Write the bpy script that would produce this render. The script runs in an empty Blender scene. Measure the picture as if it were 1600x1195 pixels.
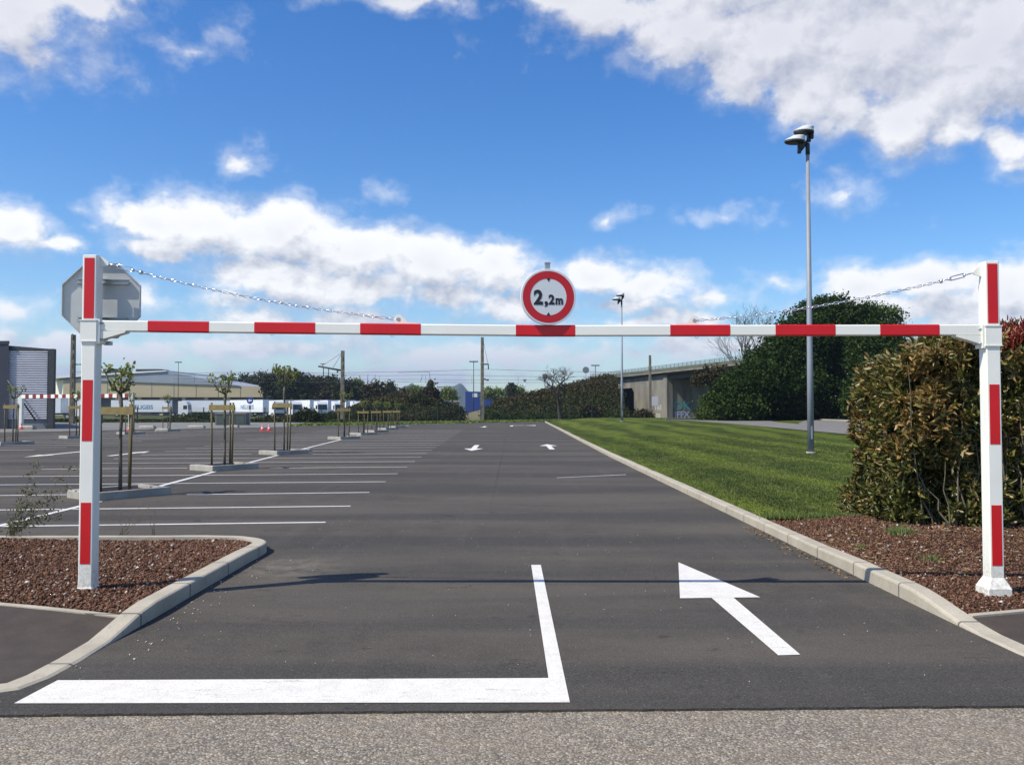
import bpy, math, random
import numpy as np
from mathutils import Vector, Matrix

S = bpy.context.scene
COL = S.collection
rad = math.radians
# ------------------------------------------------------------------ camera
F = 1360.0; EYE = 1.6; T = math.atan(42.5 / F)
cam_d = bpy.data.cameras.new('camera'); cam = bpy.data.objects.new('camera', cam_d); COL.objects.link(cam)
cam.location = (0, 0, EYE); cam.rotation_euler = (rad(90) + T, 0, 0)
cam_d.sensor_width = 36; cam_d.lens = F / 1600 * 36; cam_d.clip_start = 0.05; cam_d.clip_end = 20000
S.camera = cam
# ------------------------------------------------------------------ sun, exposure
SUNV = Vector((0.76, 0.37, -1.0)).normalized()          # way the light travels
SUN_EL = math.asin(-SUNV.z); SUN_AZ = math.atan2(-SUNV.x, -SUNV.y)   # azimuth of the sun, from +Y towards +X
sd = bpy.data.lights.new('sun', 'SUN'); sd.energy = 4.4; sd.angle = rad(0.5); sd.color = (1.0, 0.93, 0.80)
sun = bpy.data.objects.new('sun', sd); COL.objects.link(sun)
sun.rotation_euler = SUNV.to_track_quat('-Z', 'Y').to_euler(); sun.location = (-30, -10, 40)
S.view_settings.view_transform = 'Standard'; S.view_settings.look = 'None'
S.view_settings.exposure = 0.35; S.view_settings.gamma = 1.0
S.render.engine = 'CYCLES'

def ray(px, py):
    a = (px - 800) / F; b = -(py - 597.5) / F
    return Vector((a, math.cos(T) - b * math.sin(T), math.sin(T) + b * math.cos(T)))
def G(px, py, z=0.0):
    r = ray(px, py); t = (z - EYE) / r.z
    return Vector((r.x * t, r.y * t, z))
def P(px, py, Y):
    r = ray(px, py); t = Y / r.y
    return Vector((r.x * t, Y, EYE + r.z * t))
def zat(py, Y): return P(800, py, Y).z
def xat(px, Y): return P(px, 640, Y).x

# ------------------------------------------------------------------ node helpers
class NT:
    def __init__(s, tree): s.t = tree; s.n = tree.nodes; s.l = tree.links
    def new(s, typ, **kw):
        n = s.n.new(typ)
        for k, v in kw.items(): setattr(n, k, v)
        return n
    def put(s, sock, v):
        if v is None: return
        if isinstance(v, bpy.types.NodeSocket): s.l.new(v, sock)
        else: sock.default_value = v
    def m(s, op, a, b=None, c=None, clamp=False):
        n = s.n.new('ShaderNodeMath'); n.operation = op; n.use_clamp = clamp
        s.put(n.inputs[0], a); s.put(n.inputs[1], b)
        if c is not None: s.put(n.inputs[2], c)
        return n.outputs[0]
    def mr(s, v, a, b, c=0.0, d=1.0, smooth=False):
        n = s.n.new('ShaderNodeMapRange'); n.interpolation_type = 'SMOOTHSTEP' if smooth else 'LINEAR'
        s.put(n.inputs[0], v); s.put(n.inputs[1], a); s.put(n.inputs[2], b); s.put(n.inputs[3], c); s.put(n.inputs[4], d)
        return n.outputs[0]
    def noise(s, vec, scale, detail=4, rough=0.55, dist=0.0):
        n = s.n.new('ShaderNodeTexNoise'); n.inputs['Scale'].default_value = scale
        n.inputs['Detail'].default_value = detail; n.inputs['Roughness'].default_value = rough
        n.inputs['Distortion'].default_value = dist
        if vec is not None: s.l.new(vec, n.inputs['Vector'])
        return n.outputs['Fac']
    def ramp(s, fac, stops, interp='LINEAR'):
        n = s.n.new('ShaderNodeValToRGB'); n.color_ramp.interpolation = interp
        e = n.color_ramp.elements
        while len(e) > 1: e.remove(e[-1])
        e[0].position = stops[0][0]; e[0].color = (*stops[0][1], 1)
        for p, c in stops[1:]:
            k = e.new(p); k.color = (*c, 1)
        s.put(n.inputs[0], fac); return n.outputs[0]
    def mix(s, fac, a, b, mode='MIX'):
        n = s.n.new('ShaderNodeMix'); n.data_type = 'RGBA'; n.blend_type = mode
        s.put(n.inputs[0], fac)
        for i, v in ((6, a), (7, b)):
            if isinstance(v, tuple) and len(v) == 3: v = (*v, 1)
            s.put(n.inputs[i], v)
        return n.outputs[2]
    def scalev(s, vec, v):
        n = s.n.new('ShaderNodeVectorMath'); n.operation = 'MULTIPLY'; s.l.new(vec, n.inputs[0]); n.inputs[1].default_value = v
        return n.outputs[0]

def mat(name, col=(0.5, 0.5, 0.5), rough=0.7, metal=0.0, fn=None, spec=0.5):
    m = bpy.data.materials.new(name); m.use_nodes = True
    t = NT(m.node_tree); b = m.node_tree.nodes['Principled BSDF']
    b.inputs['Base Color'].default_value = (*col, 1); b.inputs['Roughness'].default_value = rough
    b.inputs['Metallic'].default_value = metal; b.inputs['Specular IOR Level'].default_value = spec
    if fn: fn(t, b)
    return m
def geo_pos(t): return t.new('ShaderNodeNewGeometry').outputs['Position']
def bump(t, b, h, dist=0.01, strength=0.6):
    n = t.new('ShaderNodeBump'); n.inputs['Strength'].default_value = strength; n.inputs['Distance'].default_value = dist
    t.l.new(h, n.inputs['Height']); t.l.new(n.outputs[0], b.inputs['Normal'])

def noisy(name, c1, c2, scale=3.0, rough=0.75, detail=5, metal=0.0, bd=0.0, bs=0.5, stretch=(1, 1, 1), obj=True):
    """two colours mixed by noise, fine speckle on top"""
    def fn(t, b):
        v = t.new('ShaderNodeTexCoord').outputs['Object'] if obj else geo_pos(t)
        v = t.scalev(v, stretch)
        f = t.noise(v, scale, detail, 0.6)
        f = t.mr(f, 0.3, 0.7, 0, 1)
        c = t.mix(f, c1, c2); t.l.new(c, b.inputs['Base Color'])
        if bd: bump(t, b, t.noise(v, scale * 8, 3), bd, bs)
    return mat(name, c1, rough, metal, fn)

# ------------------------------------------------------------------ the sky
def make_world():
    w = bpy.data.worlds.new('World'); S.world = w; w.use_nodes = True
    t = NT(w.node_tree); t.n.clear()
    out = t.new('ShaderNodeOutputWorld')
    sky = t.new('ShaderNodeTexSky'); sky.sky_type = 'NISHITA'; sky.sun_disc = False
    sky.sun_elevation = SUN_EL; sky.sun_rotation = SUN_AZ; sky.altitude = 50
    sky.air_density = 1.0; sky.dust_density = 0.6; sky.ozone_density = 2.2
    tc = t.new('ShaderNodeTexCoord')
    sep = t.new('ShaderNodeSeparateXYZ'); t.l.new(tc.outputs['Generated'], sep.inputs[0])
    az = t.m('ARCTAN2', sep.outputs[0], sep.outputs[1]); el = t.m('ARCSINE', sep.outputs[2])
    cmb = t.new('ShaderNodeCombineXYZ'); t.l.new(az, cmb.inputs[0]); t.l.new(el, cmb.inputs[1])
    # cloud field as a node group, evaluated at the direction and a little nearer the sun
    blobs = [(20,20,120,62,1),(120,5,80,32,1),(200,-20,70,30,.7),(70,90,90,40,.45),
        (300,80,55,18,.5),(345,40,22,32,.42),(118,126,16,12,.35),(388,245,40,26,.72),
        (25,360,62,38,1),(85,382,48,20,.9),(-30,350,60,40,1),(125,327,26,9,.45),(146,357,18,12,.5),
        (235,345,85,40,1),(310,345,120,52,1.1),(430,365,135,60,1.2),(560,390,130,55,1.2),(680,410,130,52,1.2),
        (770,420,85,48,1.1),(420,430,130,45,1),(560,450,140,42,1),(700,460,120,36,.9),(235,385,70,22,.8),
        (230,460,52,24,.7),(25,495,52,24,.75),(350,470,90,24,.5),(480,500,160,26,.55),
        (850,440,70,36,1),(930,430,75,38,1.1),(1010,445,78,32,1),(960,475,110,26,.8),(800,480,90,30,.8),
        (650,4,150,18,.6),(880,0,90,30,.9),(960,20,110,46,1),(1080,45,130,62,1.1),(1160,110,62,52,1),
        (1220,50,170,80,1.2),(1380,60,200,100,1.3),(1530,90,160,120,1.3),(1270,145,70,56,1),(1320,165,60,66,1),
        (1410,190,90,60,1.1),(1490,205,70,46,1),(1565,228,48,46,1),(1340,-60,500,110,1.2),
        (1320,308,36,26,.5),(1130,334,66,13,.42),(957,340,20,9,.42),(612,298,20,12,.34),(1215,435,42,14,.6),
        (1345,445,72,42,1.1),(1450,432,90,38,1.15),(1570,455,90,46,1.1),(1400,480,150,34,1),(1540,500,150,36,1),
        (1120,470,70,20,.6),(1060,495,90,18,.5),
        (120,545,260,26,.75),(430,540,260,30,.75),(760,560,260,30,.7),(1080,545,220,28,.75),(1420,540,300,30,.8),(600,585,500,20,.62),(200,590,300,18,.6),(480,505,220,26,.8),(1000,505,200,20,.7)]
    g = bpy.data.node_groups.new('cloud_field', 'ShaderNodeTree')
    g.interface.new_socket('V', in_out='INPUT', socket_type='NodeSocketVector')
    g.interface.new_socket('D', in_out='OUTPUT', socket_type='NodeSocketFloat')
    q = NT(g); gi = q.new('NodeGroupInput'); go = q.new('NodeGroupOutput')
    v0 = gi.outputs[0]
    wn = q.new('ShaderNodeTexNoise'); wn.inputs['Scale'].default_value = 14; wn.inputs['Detail'].default_value = 3
    q.l.new(v0, wn.inputs['Vector'])
    sub = q.new('ShaderNodeVectorMath'); sub.operation = 'SUBTRACT'; q.l.new(wn.outputs['Color'], sub.inputs[0]); sub.inputs[1].default_value = (.5, .5, .5)
    ma = q.new('ShaderNodeVectorMath'); ma.operation = 'MULTIPLY_ADD'; q.l.new(sub.outputs[0], ma.inputs[0])
    ma.inputs[1].default_value = (0.055, 0.04, 0); q.l.new(v0, ma.inputs[2]); v = ma.outputs[0]
    acc = None
    for px, py, rx, ry, wt in blobs:
        if rx < 70 and wt < .75: wt *= .86
        r = ray(px, py).normalized()
        a0 = math.atan2(r.x, r.y); e0 = math.asin(r.z)
        mp = q.new('ShaderNodeVectorMath'); mp.operation = 'MULTIPLY_ADD'; q.l.new(v, mp.inputs[0])
        sx, sy = F / rx * 0.92, F / ry * 0.92
        mp.inputs[1].default_value = (sx, sy, 0); mp.inputs[2].default_value = (-a0 * sx, -e0 * sy, 0)
        ln = q.new('ShaderNodeVectorMath'); ln.operation = 'LENGTH'; q.l.new(mp.outputs[0], ln.inputs[0])
        f = q.m('MULTIPLY_ADD', ln.outputs['Value'], -wt * 1.0, wt)
        acc = f if acc is None else q.m('SMOOTH_MAX', acc, f, 0.12)
    # scattered cumulus in the directions the photograph does not show
    sp = q.new('ShaderNodeSeparateXYZ'); q.l.new(v0, sp.inputs[0])
    side = q.mr(q.m('ABSOLUTE', sp.outputs[0]), 0.62, 0.85, 0, 1, True)
    low = q.noise(q.scalev(v0, (1, 2.0, 1)), 3.0, 2)
    other = q.m('SUBTRACT', q.m('MULTIPLY', low, q.m('MULTIPLY', side, 2.4)), 1.25)
    acc = q.m('MAXIMUM', acc, other)
    n1 = q.noise(q.scalev(v0, (1, 1.2, 1)), 11, 10, 0.60, 0.15)
    d = q.m('ADD', acc, q.m('MULTIPLY', q.m('SUBTRACT', n1, 0.5), 1.45))
    d = q.m('MAXIMUM', q.m('SUBTRACT', d, 0.07), -0.5)
    q.l.new(d, go.inputs[0])
    def ev(vec):
        n = t.new('ShaderNodeGroup'); n.node_tree = g; t.l.new(vec, n.inputs[0]); return n.outputs[0]
    d0 = ev(cmb.outputs[0])
    off = t.new('ShaderNodeVectorMath'); off.operation = 'ADD'; t.l.new(cmb.outputs[0], off.inputs[0]); off.inputs[1].default_value = (-0.014, 0.030, 0)
    d1 = ev(off.outputs[0])
    fv = t.scalev(cmb.outputs[0], (1, 1.3, 1)); fo = t.new('ShaderNodeVectorMath'); fo.operation = 'ADD'; t.l.new(fv, fo.inputs[0]); fo.inputs[1].default_value = (-0.006, 0.012, 0)
    f0 = t.noise(fv, 26, 9, .60, .15); f1 = t.noise(fo.outputs[0], 26, 9, .60, .15)
    alpha = t.mr(t.m('ADD', d0, t.m('MULTIPLY', t.m('SUBTRACT', f0, .5), .9)), 0.02, 0.52, 0, 1, True)
    veil = t.m('MULTIPLY', t.mr(t.m('ADD', d0, t.m('MULTIPLY', t.m('SUBTRACT', f0, .5), 1.6)), -0.30, 0.45, 0, 1, True), .42)
    alpha = t.m('MAXIMUM', alpha, veil)
    rel = t.m('ADD', t.m('MULTIPLY', t.m('SUBTRACT', d0, d1), .60), t.m('MULTIPLY', t.m('SUBTRACT', f0, f1), 1.15))
    lit = t.mr(rel, -0.42, 0.20, 0, 1)
    thick = t.mr(d0, 0.45, 1.5, 0, 1, True)
    elh = t.mr(el, 0.0, 0.12, 0, 1, True)
    hi = t.mr(el, 0.22, 0.36, 0, 1, True)
    shade = t.m('MAXIMUM', t.m('SUBTRACT', 1.0, lit), t.m('MULTIPLY', thick, 0.30))
    ccol = t.mix(shade, (0.86, 0.86, 0.865), (0.38, 0.415, 0.50))
    ccol = t.mix(t.m('MULTIPLY', hi, 0.42), ccol, (0.42, 0.43, 0.53))
    ccol = t.mix(t.m('SUBTRACT', 1.0, elh), ccol, (0.36, 0.43, 0.56))
    # clear sky: the physical sky, a little more saturated as phone cameras record it
    hs = t.new('ShaderNodeHueSaturation'); hs.inputs['Saturation'].default_value = 1.30; hs.inputs['Hue'].default_value = 0.510
    t.l.new(t.mix(1.0, sky.outputs[0], (.92, 1.005, 1.055, 1), 'MULTIPLY'), hs.inputs['Color'])
    b1 = t.new('ShaderNodeBackground'); b1.inputs['Strength'].default_value = 0.124; t.l.new(hs.outputs[0], b1.inputs[0])
    b2 = t.new('ShaderNodeBackground'); b2.inputs['Strength'].default_value = 1.0; t.l.new(ccol, b2.inputs[0])
    mx = t.new('ShaderNodeMixShader')
    below = t.mr(sep.outputs[2], -0.01, 0.01, 0, 1)
    t.l.new(t.m('MULTIPLY', t.m('MULTIPLY', alpha, 0.97), below), mx.inputs[0]); t.l.new(b1.outputs[0], mx.inputs[1]); t.l.new(b2.outputs[0], mx.inputs[2])
    t.l.new(mx.outputs[0], out.inputs[0])
    w.cycles.sampling_method = 'MANUAL'; w.cycles.sample_map_resolution = 512
make_world()

# ------------------------------------------------------------------ mesh helpers
def link(o, parent=None):
    COL.objects.link(o)
    if parent is not None: o.parent = parent
    return o
def np_mesh(name, V, faces, mats, parent=None, midx=None, smooth=False):
    """faces: (n,k) int array, one polygon size"""
    me = bpy.data.meshes.new(name); V = np.asarray(V, dtype=np.float32); fa = np.asarray(faces, dtype=np.int32)
    n, k = fa.shape
    me.vertices.add(len(V)); me.vertices.foreach_set('co', V.ravel())
    me.loops.add(n * k); me.loops.foreach_set('vertex_index', fa.ravel())
    me.polygons.add(n); me.polygons.foreach_set('loop_start', np.arange(0, n * k, k, dtype=np.int32))
    if midx is not None: me.polygons.foreach_set('material_index', np.asarray(midx, dtype=np.int32))
    if smooth: me.polygons.foreach_set('use_smooth', np.ones(n, dtype=bool))
    for m in (mats if isinstance(mats, (list, tuple)) else [mats]): me.materials.append(m)
    me.update(calc_edges=True)
    return link(bpy.data.objects.new(name, me), parent)
class MB:
    def __init__(s): s.v = []; s.f = []; s.m = []; s.sm = []
    def add(s, V, Fc, m=0, sm=False):
        o = len(s.v); s.v += [tuple(p) for p in V]
        for f in Fc: s.f.append([i + o for i in f]); s.m.append(m); s.sm.append(sm)
        return s
    def box(s, a, b, m=0, M=None):
        x0, y0, z0 = a; x1, y1, z1 = b
        V = [Vector(p) for p in ((x0,y0,z0),(x1,y0,z0),(x1,y1,z0),(x0,y1,z0),(x0,y0,z1),(x1,y0,z1),(x1,y1,z1),(x0,y1,z1))]
        if M is not None: V = [M @ p for p in V]
        return s.add(V, [(0,3,2,1),(4,5,6,7),(0,1,5,4),(1,2,6,5),(2,3,7,6),(3,0,4,7)], m)
    def cbox(s, a, b, c=0.004, m=0):
        """box with chamfered vertical edges and top"""
        x0, y0, z0 = a; x1, y1, z1 = b
        def ring(i, z): return [(x0+c+i,y0+i,z),(x1-c-i,y0+i,z),(x1-i,y0+c+i,z),(x1-i,y1-c-i,z),(x1-c-i,y1-i,z),(x0+c+i,y1-i,z),(x0+i,y1-c-i,z),(x0+i,y0+c+i,z)]
        return s.loft([ring(0, z0), ring(0, z1 - c), ring(c * .7, z1)], m, cap=True)
    def loft(s, rings, m=0, cap=True, sm=False, closed=True):
        n = len(rings[0]); V = [p for r in rings for p in r]; Fc = []
        for i in range(len(rings) - 1):
            for j in range(n if closed else n - 1):
                k = (j + 1) % n; Fc.append((i*n+j, i*n+k, (i+1)*n+k, (i+1)*n+j))
        s.add(V, Fc, m, sm)
        if cap:
            o = len(s.v) - len(V)
            s.f.append([o + j for j in reversed(range(n))]); s.m.append(m); s.sm.append(False)
            s.f.append([o + (len(rings)-1)*n + j for j in range(n)]); s.m.append(m); s.sm.append(False)
        return s
    def tube(s, pts, r, n=8, m=0, cap=True, sm=True):
        pts = [Vector(p) for p in pts]; R = r if isinstance(r, (list, tuple)) else [r] * len(pts)
        rings = []; up = None
        for i, p in enumerate(pts):
            d = (pts[min(i+1, len(pts)-1)] - pts[max(i-1, 0)]).normalized()
            if up is None:
                up = d.orthogonal().normalized()
            else:
                up = (up - d * up.dot(d)); up = up.normalized() if up.length > 1e-6 else d.orthogonal().normalized()
            w = d.cross(up)
            rings.append([p + (up * math.cos(2*math.pi*j/n) + w * math.sin(2*math.pi*j/n)) * R[i] for j in range(n)])
        return s.loft(rings, m, cap, sm)
    def prism(s, poly, z0, z1, m=0, M=None):
        """poly (x,y) extruded in z"""
        n = len(poly); V = [Vector((x, y, z0)) for x, y in poly] + [Vector((x, y, z1)) for x, y in poly]
        if M is not None: V = [M @ p for p in V]
        Fc = [tuple(reversed(range(n))), tuple(range(n, 2*n))] + [(i, (i+1) % n, n+(i+1) % n, n+i) for i in range(n)]
        return s.add(V, Fc, m)
    def build(s, name, mats, parent=None, loc=None, smooth=None):
        me = bpy.data.meshes.new(name); me.from_pydata([tuple(p) for p in s.v], [], s.f)
        for mm in (mats if isinstance(mats, (list, tuple)) else [mats]): me.materials.append(mm)
        me.polygons.foreach_set('material_index', s.m); me.polygons.foreach_set('use_smooth', s.sm)
        me.update()
        import bmesh
        bm = bmesh.new(); bm.from_mesh(me); bmesh.ops.recalc_face_normals(bm, faces=bm.faces); bm.to_mesh(me); bm.free()
        o = bpy.data.objects.new(name, me)
        if loc is not None: o.location = loc
        return link(o, parent)
def tag(o, label=None, cat=None, group=None, kind=None):
    for k, v in (('label', label), ('category', cat), ('group', group), ('kind', kind)):
        if v: o[k] = v
    return o
def thing(name, loc, label, cat, group=None, rz=0):
    o = bpy.data.objects.new(name, None); o.empty_display_size = 0.3; o.location = loc; o.rotation_euler = (0, 0, rz)
    COL.objects.link(o); return tag(o, label, cat, group)
def copy_tree(o, parent=None):
    c = o.copy(); COL.objects.link(c); c.parent = parent
    for ch in list(o.children): copy_tree(ch, c)
    return c
def sheet(name, pts, z, m, kind='structure', **kw):
    me = bpy.data.meshes.new(name); me.from_pydata([(p[0], p[1], z if len(p) < 3 or z is not None else p[2]) for p in pts], [], [list(range(len(pts)))])
    me.materials.append(m); me.update()
    if me.polygons[0].normal.z < 0: me.flip_normals()
    return tag(link(bpy.data.objects.new(name, me)), kind=kind, **kw)
def text_mesh(body, size, m, name, parent, M, bold=0.0, extrude=0.0005, align='CENTER', sx=1.0):
    cu = bpy.data.curves.new('txt', 'FONT'); cu.body = body; cu.size = size; cu.align_x = align; cu.offset = bold
    cu.extrude = extrude; cu.resolution_u = 4
    tmp = bpy.data.objects.new('txt', cu); COL.objects.link(tmp)
    bpy.context.view_layer.update()
    dg = bpy.context.evaluated_depsgraph_get()
    me = bpy.data.meshes.new_from_object(tmp.evaluated_get(dg)); bpy.data.objects.remove(tmp); bpy.data.curves.remove(cu)
    me.transform(M @ Matrix.Diagonal((sx, 1, 1, 1))); me.materials.clear(); me.materials.append(m); me.name = name
    return link(bpy.data.objects.new(name, me), parent)
ss = lambda t: (lambda u: u*u*(3-2*u))(min(1, max(0, t)))
def interp(x, tab):
    return float(np.interp(x, [a for a, _ in tab], [b for _, b in tab]))

# ------------------------------------------------------------------ materials
def f_asphalt(t, b):
    p = geo_pos(t)
    big = t.noise(t.scalev(p, (.35, .9, 1)), 0.55, 4, .6); mid = t.noise(p, 3.5, 5, .65); fine = t.noise(p, 110, 2, .7)
    bands = t.noise(t.scalev(p, (.035, .36, 1)), 1.0, 5, .62)
    v = t.new('ShaderNodeTexVoronoi'); v.inputs['Scale'].default_value = 130; t.l.new(p, v.inputs['Vector'])
    c = t.mix(t.mr(big, .42, .60), (.052, .043, .034), (.112, .095, .076))
    blot = t.noise(p, 1.7, 6, .7); c = t.mix(t.mr(blot, .44, .60, 0, .5), c, (.118, .101, .082))
    c = t.mix(t.mr(mid, .38, .66, 0, .6), c, (.092, .076, .060))
    c = t.mix(t.mr(bands, .47, .56, 0, .8), c, (.034, .033, .032))
    sepc = t.new('ShaderNodeSeparateColor'); t.l.new(v.outputs['Color'], sepc.inputs[0])
    c = t.mix(t.mr(sepc.outputs[0], .0, 1, 0, .5), c, (.150, .140, .125))
    c = t.mix(t.mr(sepc.outputs[1], .97, .995, 0, .4), c, (.30, .28, .25))
    c = t.mix(t.mr(fine, .42, .62, .45, 0), c, (.018, .018, .018))
    # pale dust lying in front of the planted kerb
    s = t.new('ShaderNodeVectorMath'); s.operation = 'MULTIPLY_ADD'; t.l.new(p, s.inputs[0]); s.inputs[1].default_value = (1.3, 1.1, 0); s.inputs[2].default_value = (1.3*2.25, -1.1*8.9, 0)
    ln = t.new('ShaderNodeVectorMath'); ln.operation = 'LENGTH'; t.l.new(s.outputs[0], ln.inputs[0])
    dust = t.m('MULTIPLY', t.mr(ln.outputs['Value'], .2, 1.0, 1, 0, True), t.mr(t.noise(p, 5, 6, .7), .38, .62))
    c = t.mix(t.m('MULTIPLY', dust, .6), c, (.20, .175, .135))
    streak = t.noise(t.scalev(p, (3.0, .12, 1)), 1.2, 4, .6)
    c = t.mix(t.mr(streak, .55, .72, 0, .22), c, (.110, .097, .083))
    # paving seam and a few hairline cracks
    sx_ = t.new('ShaderNodeSeparateXYZ'); t.l.new(p, sx_.inputs[0]); wv = t.noise(p, .8, 5, .7)
    seam = t.m('ABSOLUTE', t.m('ADD', t.m('ADD', sx_.outputs[0], .35), t.m('MULTIPLY', t.m('SUBTRACT', wv, .5), .06)))
    c = t.mix(t.m('MULTIPLY', t.mr(seam, .004, .03, 1, 0), t.mr(sx_.outputs[1], 13, 20, 0, .35)), c, (.018, .017, .016))
    cr = t.m('ABSOLUTE', t.m('SUBTRACT', t.noise(t.scalev(p, (.5, 1, 1)), .9, 9, .62), .5)); c = t.mix(t.m('MULTIPLY', t.mr(cr, .0012, .004, .7, 0), t.mr(blot, .5, .6)), c, (.018, .017, .016))
    oil = t.noise(p, 2.3, 2, .5, .4); c = t.mix(t.m('MULTIPLY', t.mr(oil, .70, .76, 0, .55), 1.0), c, (.022, .020, .019))
    t.l.new(c, b.inputs['Base Color'])
    h = t.m('ADD', t.m('MULTIPLY', v.outputs['Distance'], .7), fine); bump(t, b, h, .004, .55)
M_asph = mat('asphalt', rough=.9, fn=f_asphalt, spec=.18)
def f_walk(t, b):
    p = geo_pos(t); fine = t.noise(p, 120, 2, .7); mid = t.noise(p, 4, 5, .6)
    c = t.mix(t.mr(mid, .3, .7), (.052, .040, .033), (.082, .064, .050)); c = t.mix(t.mr(fine, .4, .6, .4, 0), c, (.025, .024, .023))
    t.l.new(c, b.inputs['Base Color']); bump(t, b, fine, .003, .5)
M_walk = mat('pavement_asphalt', rough=.85, fn=f_walk, spec=.3)
def f_agg(t, b):
    p = geo_pos(t)
    v = t.new('ShaderNodeTexVoronoi'); v.inputs['Scale'].default_value = 88; t.l.new(p, v.inputs['Vector'])
    v2 = t.new('ShaderNodeTexVoronoi'); v2.inputs['Scale'].default_value = 200; t.l.new(p, v2.inputs['Vector'])
    sc = t.new('ShaderNodeSeparateColor'); t.l.new(v.outputs['Color'], sc.inputs[0])
    c = t.ramp(sc.outputs[0], [(0, (.09, .074, .055)), (.25, (.19, .158, .118)), (.55, (.27, .232, .178)), (.8, (.36, .315, .245)), (1, (.55, .50, .42))])
    c = t.mix(t.mr(v.outputs['Distance'], .35, .8, 0, .6), c, (.07, .06, .048))
    big = t.noise(p, 1.1, 4, .6); c = t.mix(t.mr(big, .35, .7, 0, .45), c, (.30, .24, .17))
    c = t.mix(t.mr(t.noise(p, 9, 4, .6), .4, .65, 0, .3), c, (.13, .125, .12))
    t.l.new(c, b.inputs['Base Color'])
    h = t.m('SUBTRACT', t.m('MULTIPLY', sc.outputs[1], .5), v.outputs['Distance']); bump(t, b, h, .006, .8)
M_agg = mat('worn_aggregate_asphalt', rough=.8, fn=f_agg, spec=.35)
def f_paint(t, b):
    p = geo_pos(t); a = t.noise(p, 7, 6, .7); f = t.noise(p, 90, 3, .7); s = t.noise(t.scalev(p, (1.2, 4.5, 1)), 2.2, 6, .75)
    grain = t.noise(p, 140, 2, .8)
    c = t.mix(t.mr(a, .42, .7, 0, .7), (.74, .715, .65), (.60, .575, .52)); c = t.mix(t.mr(grain, .36, .48, .6, 0), c, (.33, .31, .29))
    wear = t.m('MULTIPLY', t.mr(s, .58, .66), t.mr(f, .42, .55))
    c = t.mix(t.m('MULTIPLY', wear, .75), c, (.22, .21, .20))
    c = t.mix(t.mr(f, .66, .74, 0, .55), c, (.25, .24, .23))
    t.l.new(c, b.inputs['Base Color']); bump(t, b, f, .002, .4)
M_paint = mat('road_paint', rough=.6, fn=f_paint)
def f_thin(t, b):
    p = geo_pos(t); f = t.noise(p, 60, 3, .7); a = t.noise(p, 1.5, 4, .7)
    c = t.mix(t.mr(f, .42, .7, 0, .6), (.72, .71, .68), (.3, .29, .28)); c = t.mix(t.mr(a, .45, .75, 0, .5), c, (.33, .32, .31)); t.l.new(c, b.inputs['Base Color'])
M_line = mat('bay_line_paint', rough=.65, fn=f_thin)
def f_conc(t, b):
    p = geo_pos(t); a = t.noise(p, 2.5, 6, .65); f = t.noise(p, 60, 3, .7); k = t.noise(p, 14, 4, .7)
    c = t.mix(t.mr(a, .3, .7), (.46, .415, .33), (.34, .305, .24)); c = t.mix(t.mr(k, .58, .72, 0, .5), c, (.22, .20, .17))
    c = t.mix(t.mr(f, .55, .7, 0, .45), c, (.20, .19, .17))
    # joints between the cast lengths, one metre apart
    sp = t.new('ShaderNodeSeparateXYZ'); t.l.new(p, sp.inputs[0])
    fr = t.m('ABSOLUTE', t.m('SUBTRACT', t.m('FRACT', sp.outputs[1]), .5))
    c = t.mix(t.mr(fr, .008, .014, .9, 0), c, (.10, .09, .08))
    t.l.new(c, b.inputs['Base Color']); bump(t, b, t.m('ADD', f, k), .003, .5)
M_conc = mat('kerb_concrete', rough=.85, fn=f_conc, spec=.3)
M_conc2 = noisy('cast_concrete', (.40, .38, .33), (.27, .25, .22), 3, .9, bd=.004)
def f_lava(t, b):
    g = t.new('ShaderNodeNewGeometry'); r = g.outputs['Random Per Island']
    c = t.ramp(r, [(0, (.040, .020, .012)), (.3, (.120, .056, .033)), (.6, (.180, .088, .052)), (.85, (.24, .135, .085)), (.97, (.27, .19, .14)), (1, (.62, .58, .52))])
    n = t.noise(g.outputs['Position'], 40, 3, .7); c = t.mix(t.mr(n, .35, .65, .5, 0), c, (.035, .018, .014))
    t.l.new(c, b.inputs['Base Color']); bump(t, b, n, .004, .6)
M_lava = mat('lava_rock', rough=.95, fn=f_lava, spec=.2)
def f_soil(t, b):
    p = geo_pos(t); n = t.noise(p, 45, 4, .75); a = t.noise(p, 3, 4, .6)
    c = t.mix(t.mr(n, .35, .65), (.028, .014, .011), (.12, .055, .038)); c = t.mix(t.mr(a, .5, .7, 0, .5), c, (.10, .075, .045))
    t.l.new(c, b.inputs['Base Color']); bump(t, b, n, .03, 1)
M_soil = mat('lava_bed_base', rough=.95, fn=f_soil, spec=.15)
M_pebble = noisy('pale_pebble', (.62, .58, .50), (.42, .38, .32), 20, .85)
def f_tuft(t, b):
    r = t.new('ShaderNodeNewGeometry').outputs['Random Per Island']
    c = t.ramp(r, [(0, (.055, .10, .018)), (.7, (.10, .16, .03)), (1, (.26, .22, .09))]); t.l.new(c, b.inputs['Base Color'])
M_tuft = mat('grass_tuft', rough=.6, fn=f_tuft)
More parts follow.
